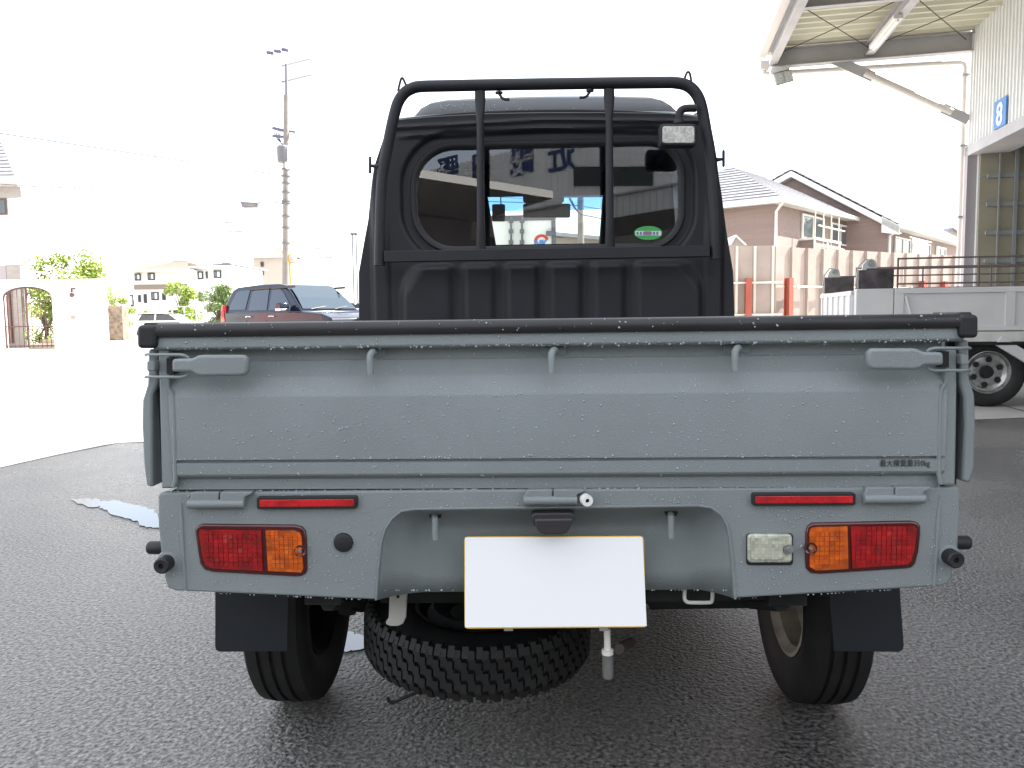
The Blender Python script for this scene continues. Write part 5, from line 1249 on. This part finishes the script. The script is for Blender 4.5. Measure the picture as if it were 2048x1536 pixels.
# ---- cars
M['navy_car'] = pm('dark_navy_car_paint', (.006, .009, .020), .14, spec=.45)
M['white_car'] = pm('white_car_paint', (.72, .72, .70), .3, coat=.5)
M['trimblk'] = pm('black_car_trim', (.012, .012, .013), .4)
M['chrome'] = pm('chrome', (.7, .7, .7), .1, metal=1)
M['tail'] = pm('car_tail_lamp', (.55, .02, .015), .2, coat=.7)
def car(name, label, paint, origin, ang, body, gh, hw, wins, wheels, mirror=None, tail=None, tw=.80, hg=.10, detail=True):
    """body: side outline (x,z); gh: glasshouse outline; extruded across the width, glasshouse tapering inwards"""
    o = Vector(origin); c, s = math.cos(ang), math.sin(ang)
    X = Vector((c, s, 0)); Yv = Vector((-s, c, 0))
    t = thing(name, label, 'car', tuple(o))
    T = lambda x, y, z: o + X * x + Yv * y + Z * z
    m = MB()
    rows = []
    for y, k in ((-hw, .965), (-hw * .97, 1), (hw * .97, 1), (hw, .965)):
        cx = sum(p[0] for p in body) / len(body); cz = sum(p[1] for p in body) / len(body)
        rows.append([T(cx + (x - cx) * k, y, cz + (z - cz) * k) for x, z in body])
    m.loft(rows, True); n = len(body); m.f += [tuple(range(n))[::-1], tuple(range(3 * n, 4 * n))]
    b = m.build('body', M[paint], t, bevel=.05, seg=3)
    zb0, zt0 = min(p[1] for p in gh), max(p[1] for p in gh)
    def half(z): return hw * (.97 - (1 - tw) * (z - zb0) / (zt0 - zb0))
    m = MB(); rows = [[T(x, -half(z), z) for x, z in gh], [T(x, half(z), z) for x, z in gh]]
    m.loft(rows, True); n = len(gh); m.f += [tuple(range(n))[::-1], tuple(range(n, 2 * n))]
    g = m.build('cabin', M[paint], t, bevel=.045, seg=3)
    for sg in (-1, 1):
        for w_ in wins:
            m = MB(); m.prism([T(x, sg * (half(z) + .006), z) for x, z in w_], Yv * sg * .006); m.build('side_window', M['carglass'], g)
        for (p, q) in (wins and [((min(a[0] for a in w_) - .03, max(a[1] for a in w_) + .01), (max(a[0] for a in w_) + .02, max(a[1] for a in w_) + .01)) for w_ in wins[:2]]) if detail else []:
            m = MB(); m.bar(T(p[0], sg * (half(p[1]) + .02), p[1]), T(q[0], sg * (half(q[1]) + .02), q[1] + .01), .05, .05); m.build('rain_visor', M['trimblk'], g)
        if mirror:
            mx, mz = mirror; m = MB(); m.prism([T(mx + a, sg * (hw + .02), mz + e) for a, e in ((-.12, -.07), (-.13, .09), (-.09, .13), (.08, .12), (.11, .0), (.06, -.08))], Yv * sg * .26); mr = m.build('door_mirror', M[paint], g, bevel=.03, seg=3)
            m = MB(); m.prism([T(mx - .10, sg * (hw + .05), mz - .08), T(mx + .10, sg * (hw + .05), mz - .08), T(mx + .10, sg * (hw + .05), mz - .02), T(mx - .10, sg * (hw + .05), mz - .02)], Yv * sg * .25); m.build('mirror_chrome', M['chrome'], mr, bevel=.01)
        if tail:
            m = MB(); m.prism([T(x, sg * (hw - .02), z) for x, z in tail], -Yv * sg * .12 + Vector((0, 0, 0))); m.build('tail_lamp', M['tail'], b, bevel=.02)
            m = MB(); m.prism([T(x - .02, sg * (hw + .012), z) for x, z in tail], -Yv * sg * .02); m.build('tail_lamp', M['tail'], b, bevel=.005)
        for wx, wr in wheels:
            m = MB(); q = T(wx, sg * (hw - .10), wr); m.lathe(q, Yv * sg, [(wr * .62, -.1), (wr * .9, -.1), (wr, -.07), (wr, .07), (wr * .9, .1), (wr * .62, .1)], 28); ty = m.build('wheel', M['tyre'], t)
            m = MB(); m.lathe(q, Yv * sg, [(wr * .63, .09), (wr * .5, .03), (wr * .15, .05), (0, .05)], 28); m.build('rim', M['zinc'], ty)
    return t, T, half, g, b
body = [(.10, .45), (.0, .75), (.02, 1.02), (.10, 1.16), (1.0, 1.18), (3.25, 1.17), (3.62, 1.15), (4.30, 1.10), (4.62, 1.00), (4.72, .80), (4.70, .45), (4.4, .32), (.5, .32)]
gh = [(.06, 1.12), (.16, 1.45), (.36, 1.76), (.55, 1.83), (1.5, 1.87), (2.35, 1.86), (2.62, 1.82), (2.95, 1.60), (3.50, 1.16), (3.5, 1.10), (.06, 1.08)]
wins = [[(1.25, 1.21), (1.30, 1.70), (1.37, 1.74), (2.02, 1.75), (2.06, 1.21)], [(2.16, 1.21), (2.14, 1.75), (2.48, 1.73), (2.66, 1.63), (3.05, 1.28), (3.05, 1.21)], [(.34, 1.24), (.36, 1.36), (.56, 1.68), (.66, 1.73), (1.18, 1.74), (1.10, 1.24)]]
o_ = at(503, 640, 20.4)
oc, oT, half, g_, b_ = car('suv', 'dark navy large off-road car parked left behind the pickup', 'navy_car', (o_.x, 20.4 , 0), R(-37), body, gh, .94, wins, [(.95, .38), (3.75, .38)], (3.02, 1.26), [(.06, .92), (.07, 1.10), (.14, 1.36), (.19, 1.38), (.22, 1.12), (.24, .94)])
m = MB(); zz = [(2.70, 1.79), (3.44, 1.20)]
m.add([oT(zz[0][0], -half(1.79) + .10, 1.79) + Z * .03, oT(zz[0][0], half(1.79) - .10, 1.79) + Z * .03, oT(3.12, half(1.5) - .08, 1.50) + Z * .012, oT(zz[1][0], half(1.2) - .07, 1.20) + Z * .03, oT(zz[1][0], -half(1.2) + .07, 1.20) + Z * .03, oT(3.12, -half(1.5) + .08, 1.50) + Z * .012], [(0, 1, 2, 5), (5, 2, 3, 4)])
M['ws_car'] = pm('car_windscreen', (.03, .045, .06), .08, spec=.45); m.build('windscreen', M['ws_car'], g_, smooth=0)
m = MB(); m.tube([oT(3.48, -.6, 1.22), oT(3.34, .0, 1.30)], .012, 5); m.build('wiper', M['trimblk'], g_)
m = MB(); m.tube([oT(3.50, .1, 1.22), oT(3.34, .65, 1.30)], .012, 5); m.build('wiper', M['trimblk'], g_)
for x in (1.35, 2.35):
    m = MB(); m.tube([oT(x - .12, -.96, 1.05), oT(x, -.99, 1.06), oT(x + .12, -.96, 1.05)], .016, 6); m.build('door_handle', M['chrome'], b_)
for x in (1.22, 2.10):
    m = MB(); m.tube([oT(x, -.915, 1.16), oT(x + .01, -.946, .9), oT(x + .02, -.946, .5)], .006, 4); m.build('door_gap', M['trimblk'], b_)
# pale hatchback by the street fence
body2 = [(.1, .4), (0, .7), (.05, .95), (3.2, .95), (3.9, .85), (4.1, .6), (4.0, .3), (.3, .25)]
gh2 = [(.1, .9), (.35, 1.30), (.8, 1.45), (2.0, 1.46), (2.5, 1.38), (3.2, .95), (3.2, .9)]
o_ = at(268, 640, 46)
car('hatchback', 'pale hatchback parked by the low street fence, only its roof clear', 'white_car', (o_.x, 46, 0), R(4), body2, gh2, .82, [[(.55, 1.0), (.75, 1.36), (1.5, 1.38), (1.5, 1.0)], [(1.6, 1.0), (1.6, 1.38), (2.35, 1.34), (2.85, 1.0)]], [(.75, .3), (3.2, .3)], None, None, .78)
# white kei van standing behind the dark car
vb = [(0, .3), (0, 1.0), (.05, 1.1), (3.3, 1.1), (3.35, .9), (3.35, .35)]
vg = [(.02, 1.05), (.15, 1.85), (.5, 1.92), (2.6, 1.92), (2.85, 1.85), (3.25, 1.1), (3.25, 1.05)]
o_ = at(520, 640, 29)
vt, vT, vh, vg_, vb_ = car('white_van', 'small white van with a roof spoiler behind the dark car roof', 'white_car', (o_.x, 29, 0), R(-50), [(x, z + .0) for x, z in vb], [(x, z * 1.06) for x, z in vg], .73, [[(.3, 1.25), (.38, 1.85), (1.3, 1.88), (1.3, 1.25)], [(1.4, 1.25), (1.4, 1.88), (2.6, 1.86), (2.95, 1.25)]], [(.6, .28), (2.7, .28)], None, None, .86, detail=False)
m = MB(); m.prism([vT(-.1, -.5, 2.25), vT(.5, -.5, 2.05), vT(.5, -.5, 1.98), vT(.05, -.5, 2.0)], vT(0, 1, 0) - vT(0, 0, 0)); m.build('roof_spoiler', M['trimblk'], vg_)

# ---- utility pole, wires, lamps
M['conc'] = pm('pole_concrete', (.21, .19, .175), .8, var=(3, .15)); M['wire'] = pm('black_wire', (.03, .03, .035), .6)
M['galv'] = pm('pale_galvanised', (.13, .13, .145), .5); M['insul'] = pm('insulator', (.10, .09, .16), .3)
YP_ = 38.0
def up(px, py, Y=YP_): return at(px, py, Y)
pb, ptp = up(572, 640), up(572, 128)
po = thing('utility_pole', 'slim concrete utility pole with transformer and crossarms behind the dark car', 'utility pole', (pb.x, YP_, 0))
m = MB(); m.tube([tuple(Vector((up(571, 640).x, YP_, 0))), tuple(up(573, 190))], [.21, .14], 14); m.build('pole_shaft', M['conc'], po)
m = MB(); m.tube([tuple(up(573, 191)), ptp], [.075, .06], 8); m.build('pole_top', M['galv'], po)
for y, x0, x1, dy in ((131, 564, 620, 0), (163, 564, 622, 0)):
    m = MB(); m.bar(up(x0, y + 1), up(x1, y - 13, YP_ + 1), .07, .09); m.build('crossarm', M['galv'], po)
m = MB(); m.bar(up(545, 256), up(570, 262), .10, .14); m.build('crossarm', M['insul'], po)
m = MB(); m.bar(up(545, 272), up(570, 274), .10, .12); m.build('crossarm', M['insul'], po)
m = MB(); m.bar(up(574, 262), up(590, 264), .06, .10); m.build('crossarm', M['galv'], po)
m = MB(); m.lathe(up(567, 325, YP_ - .45) , (0, 0, 1), [(0, 0), (.26, 0), (.29, .1), (.29, .72), (.22, .80), (0, .82)], 18); m.build('transformer', M['galv'], po)
m = MB(); m.box(up(576, 300).x, up(588, 300).x, YP_ - .6, YP_ - .2, up(580, 340).z, up(580, 297).z); m.build('switch_box', M['fasc'], po)
rr = random.Random(9)
for k in range(9):
    m = MB(); y0 = 268 + 7 * k; m.tube(sm([tuple(up(588, y0)), tuple(up(594 + rr.uniform(-4, 8), y0 - 4, YP_ - .2)), tuple(up(600 + rr.uniform(0, 14), y0 + rr.uniform(-6, 6)))], 3), .018, 5); m.build('jumper_wire', M['wire'], po)
for k in range(4):
    m = MB(); m.tube(sm([tuple(up(548 + 4 * k, 262)), tuple(up(554 + 2 * k, 278)), tuple(up(566, 288 + k * 2))], 3), .02, 5); m.build('jumper_wire', M['wire'], po)
for y in (338, 352, 366, 384, 402, 406, 432, 455, 486):
    m = MB(); m.lathe(tuple(up(572, y)), (0, 0, 1), [(.21, -.03), (.225, -.03), (.225, .03), (.21, .03)], 14); m.build('pole_band', M['galv'], po)
for px, py in ((540, 106), (555, 103), (570, 100)):
    m = MB(); a = at(px - 7, py - 2, 36); b = at(px + 7, py + 1, 36); m.tube([a, a.lerp(b, .2), a.lerp(b, .25), a.lerp(b, .5), a.lerp(b, .55), a.lerp(b, .8), b], [.05, .10, .06, .10, .06, .10, .05], 8)
    i_ = m.build('line_insulator', M['insul'], None); tag(i_, {540: 'leftmost of three dark line insulators above the pole top', 555: 'middle of three dark line insulators above the pole top', 570: 'rightmost of three dark line insulators above the pole top'}[px], 'insulator', 'line insulators above the pole')
def wire(pts, label, r=.012, mat='wire'):
    m = MB(); m.tube(sm([tuple(p) for p in pts], 5), r * 1.15, 5); o = m.build('overhead_wire', M[mat], None); tag(o, label, 'wire', 'overhead wires')
wire([at(-30, 214, 30), at(260, 246, 34), at(545, 268, YP_), at(566, 262, YP_)], 'upper thin overhead wire from the left edge to the pole', .010)
wire([at(-30, 262, 30), at(290, 310, 34), at(572, 352, YP_)], 'blue grey overhead wire sloping down to the pole below the transformer', .018)
wire([at(572, 352, YP_), at(660, 362, 40), at(760, 376, 43), at(1084, 400, 60)], 'overhead wire running right from the pole behind the pickup cab', .016)
wire([at(500, 114, 35), at(540, 107, 36), at(570, 101.5, 36), at(640, 90, 37)], 'topmost fine wire carrying the three dark insulators', .004)
wire([at(-30, 364, 31), at(40, 371, 33), at(300, 386, 36), at(572, 408, YP_)], 'lowest overhead wire passing in front of the left house eave', .010)
sl_ = thing('street_lamp', 'flat street lamp head on a thin arm left of the utility pole', 'street lamp', tuple(up(566, 405)))
m = MB(); m.prism([up(x, y) for x, y in ((480, 403), (516, 405), (513, 414), (484, 415))], (0, .35, 0)); m.build('lamp_head', M['galv'], sl_, bevel=.03)
m = MB(); m.prism([up(x, y, YP_ - .012) for x, y in ((485, 406), (512, 407.5), (510, 413), (487, 412))], (0, .36, 0)); m.build('lamp_glass', M['conc'], sl_)
m = MB(); m.tube([up(516, 405), up(545, 403), up(568, 408)], .022, 6); m.build('lamp_arm', M['galv'], sl_)
mi = thing('traffic_mirror', 'orange backed round traffic mirror right of the utility pole', 'traffic mirror', gx(583, 34))
pm_ = at(584, 517, 34); m = MB(); m.lathe(pm_, (.5, -1, 0), [(0, .05), (.12, .04), (.22, 0), (.20, -.08), (0, -.1)], 20); m.build('mirror_disc', pm('orange_mirror', (.65, .26, .03), .4), mi)
m = MB(); m.lathe(pm_ + Vector((.06, -.06, 0)), (.5, -1, 0), [(0, .03), (.15, .012), (.18, 0)], 20); m.build('mirror_face', M['zinc'], mi)
m = MB(); m.tube([(pm_.x - .12, 34.05, 0), (pm_.x - .12, 34.05, pm_.z), tuple(pm_)], .04, 8); m.build('mirror_post', pm('orange_post', (.55, .22, .05), .5), mi)
fp = thing('drop_pole', 'narrow twin pole with a brown cap left of the pickup cab', 'pole', gx(708, 24))
for x in (704.5, 712):
    m = MB(); a = at(x, 470, 24); m.tube([(a.x, 24, 0), tuple(a)], .022, 6); m.build('pole_tube', M['galv'], fp)
m = MB(); m.bar(at(701, 468, 24), at(714, 468, 24), .10, .05); m.build('pole_cap', M['rust'], fp)
for k, (px, py, lb) in enumerate(((466, 438, 'thin faraway pole standing above the white houses'), (118, 450, 'thin faraway pole above the bushy garden tree'), (647, 490, 'thin faraway pole between utility pole and pickup'))):
    t = thing('distant_pole', lb, 'utility pole', gx(px, 85), 'thin distant poles'); a = at(px, py, 85)
    m = MB(); m.tube([(a.x, 85, 0), tuple(a)], [.14, .07], 8); m.build('pole_shaft', M['fasc'], t)
    for dz in (.3, 1.3): m = MB(); m.box(a.x - 1.0, a.x + 1.0, 84.95, 85.05, a.z - dz - .1, a.z - dz); m.build('crossarm', M['galv'], t)

# ---- seen through the pickup's cab: white box lorry, pole, low building
bt = thing('box_lorry', 'white box lorry with double rear doors seen through the cab window', 'lorry', tuple(gx(1000, 16.5)))
YB = 16.5; bx0, bx1 = at(880, 450, YB).x, at(1111, 450, YB).x; bzt = at(1000, 433, YB).z
M['boxw'] = pm('box_white', (.78, .78, .74), .4)
m = MB(); m.box(bx0, bx1, YB, YB + 6.2, .75, bzt); bb = m.build('cargo_box', M['boxw'], bt)
m = MB(); m.box(bx0 - .01, bx1 + .01, YB - .02, YB - .002, bzt - .10, bzt + .02); m.build('door_header', M['galv'], bb)
for px in (1109,):
    p = at(px, 450, YB); m = MB(); m.box(p.x - .07, p.x + .03, YB - .03, YB - .003, .7, bzt - .11); m.build('corner_frame', M['galv'], bb)
for px in (1022, 1044):
    p = at(px, 450, YB); m = MB(); m.tube([(p.x, YB - .06, .8), (p.x, YB - .06, bzt - .02)], .022, 8); rd_ = m.build('lock_rod', M['galv'], bb)
    for py in (442, 463, 485):
        q = at(px, py, YB); m = MB(); m.box(q.x - .05, q.x + .05, YB - .10, YB - .004, q.z - .04, q.z + .04); m.build('rod_clamp', M['galv'], rd_)
q = at(1103, 467, YB); m = MB(); m.box(q.x - .12, q.x + .06, YB - .08, YB - .004, q.z - .05, q.z + .05); m.build('door_hinge', M['galv'], bb)
q = at(1083, 484, YB - .01)
m = MB(); P_1 = [q + Vector((.17 * math.cos(R(a)), 0, .17 * math.sin(R(a)))) for a in range(20, 181, 16)] + [q + Vector((.10 * math.cos(R(a)), 0, .11 * math.sin(R(a)))) for a in range(180, 19, -16)]
m.prism(P_1, (0, .004, 0)); m.build('round_emblem', pm('emblem_red', (.6, .06, .04), .5), bb)
text_obj('NK', .20, 'emblem_letters', M['blue'], bb, q + Vector((-.16, -.006, -.10)), (1, 0, 0), Z, .004, .01)
m = MB(); m.box(bx0 + .15, bx1 - .15, YB + .2, YB + 8, .5, .72); m.build('chassis', M['dark'], bt)
m = MB(); m.box(bx0 + .05, bx1 - .05, YB + 6.5, YB + 8.3, .5, 2.5); m.build('cab', M['boxw'], bt, bevel=.1)
for x in (bx0 + .2, bx1 - .2):
    for y in (YB + 1.3, YB + 7.2):
        m = MB(); m.lathe((x, y, .42), (1, 0, 0), [(.25, -.13), (.42, -.11), (.42, .11), (.25, .13)], 24); m.build('wheel', M['tyre'], bt)
up2 = thing('service_pole', 'grey utility pole seen through the cab window beside the box lorry', 'utility pole', gx(1161, 30))
a = at(1161, 380, 30); m = MB(); m.tube([(a.x, 30, 0), (a.x, 30, a.z + .2)], [.15, .12], 12); m.build('pole_shaft', M['conc'], up2)
m = MB(); m.box(a.x - .9, a.x + .9, 29.8, 29.9, a.z - .3, a.z - .2); m.build('crossarm', M['galv'], up2)
wire([at(950, 402, 24), at(1161, 412, 30), at(1300, 440, 36)], 'wire seen through the cab window crossing the service pole', .014)
wire([at(1140, 398, 20), at(1163, 428, 29.7), at(1210, 440, 40), at(1300, 470, 60)], 'thick drooping cable beside the service pole', .03)
lb_ = thing('low_building', 'low grey flat roofed building seen through the cab window', 'building', gx(1200, 38))
m = MB(); p0, p1 = at(1108, 480, 38), at(1300, 480, 38); m.box(p0.x, p1.x, 38, 46, 0, at(1200, 474, 38).z); m.build('wall', M['render_beige'], lb_)
m = MB(); m.prism([at(1104, 463, 37.5), at(1304, 482, 37.5), at(1304, 489, 37.5), at(1104, 470, 37.5)], (0, 9, 0)); m.build('roof', M['steel'], lb_)
# red striped shop behind the camera on the left, mirrored in the dark car's doors
rs = thing('striped_shop', 'low shop wall with broad red and white stripes mirrored in the dark car', 'shop', (-38, 24, 0))
sx_, sy_ = Vector((-38, 25, 0)), Vector((0, -1, 0))
m = MB(); m.obox(sx_, sy_ * 13, Vector((-4, 0, 0)), Z * 4.6); m.build('wall', M['fasc'], rs)
M['redp'] = pm('shop_red', (.5, .03, .03), .5)
for k in range(5):
    m = MB(); m.obox(sx_ + Vector((.01, 0, .30 + k * .88)), sy_ * 13, Vector((.04, 0, 0)), Z * .46); m.build('stripe', M['redp'], rs)
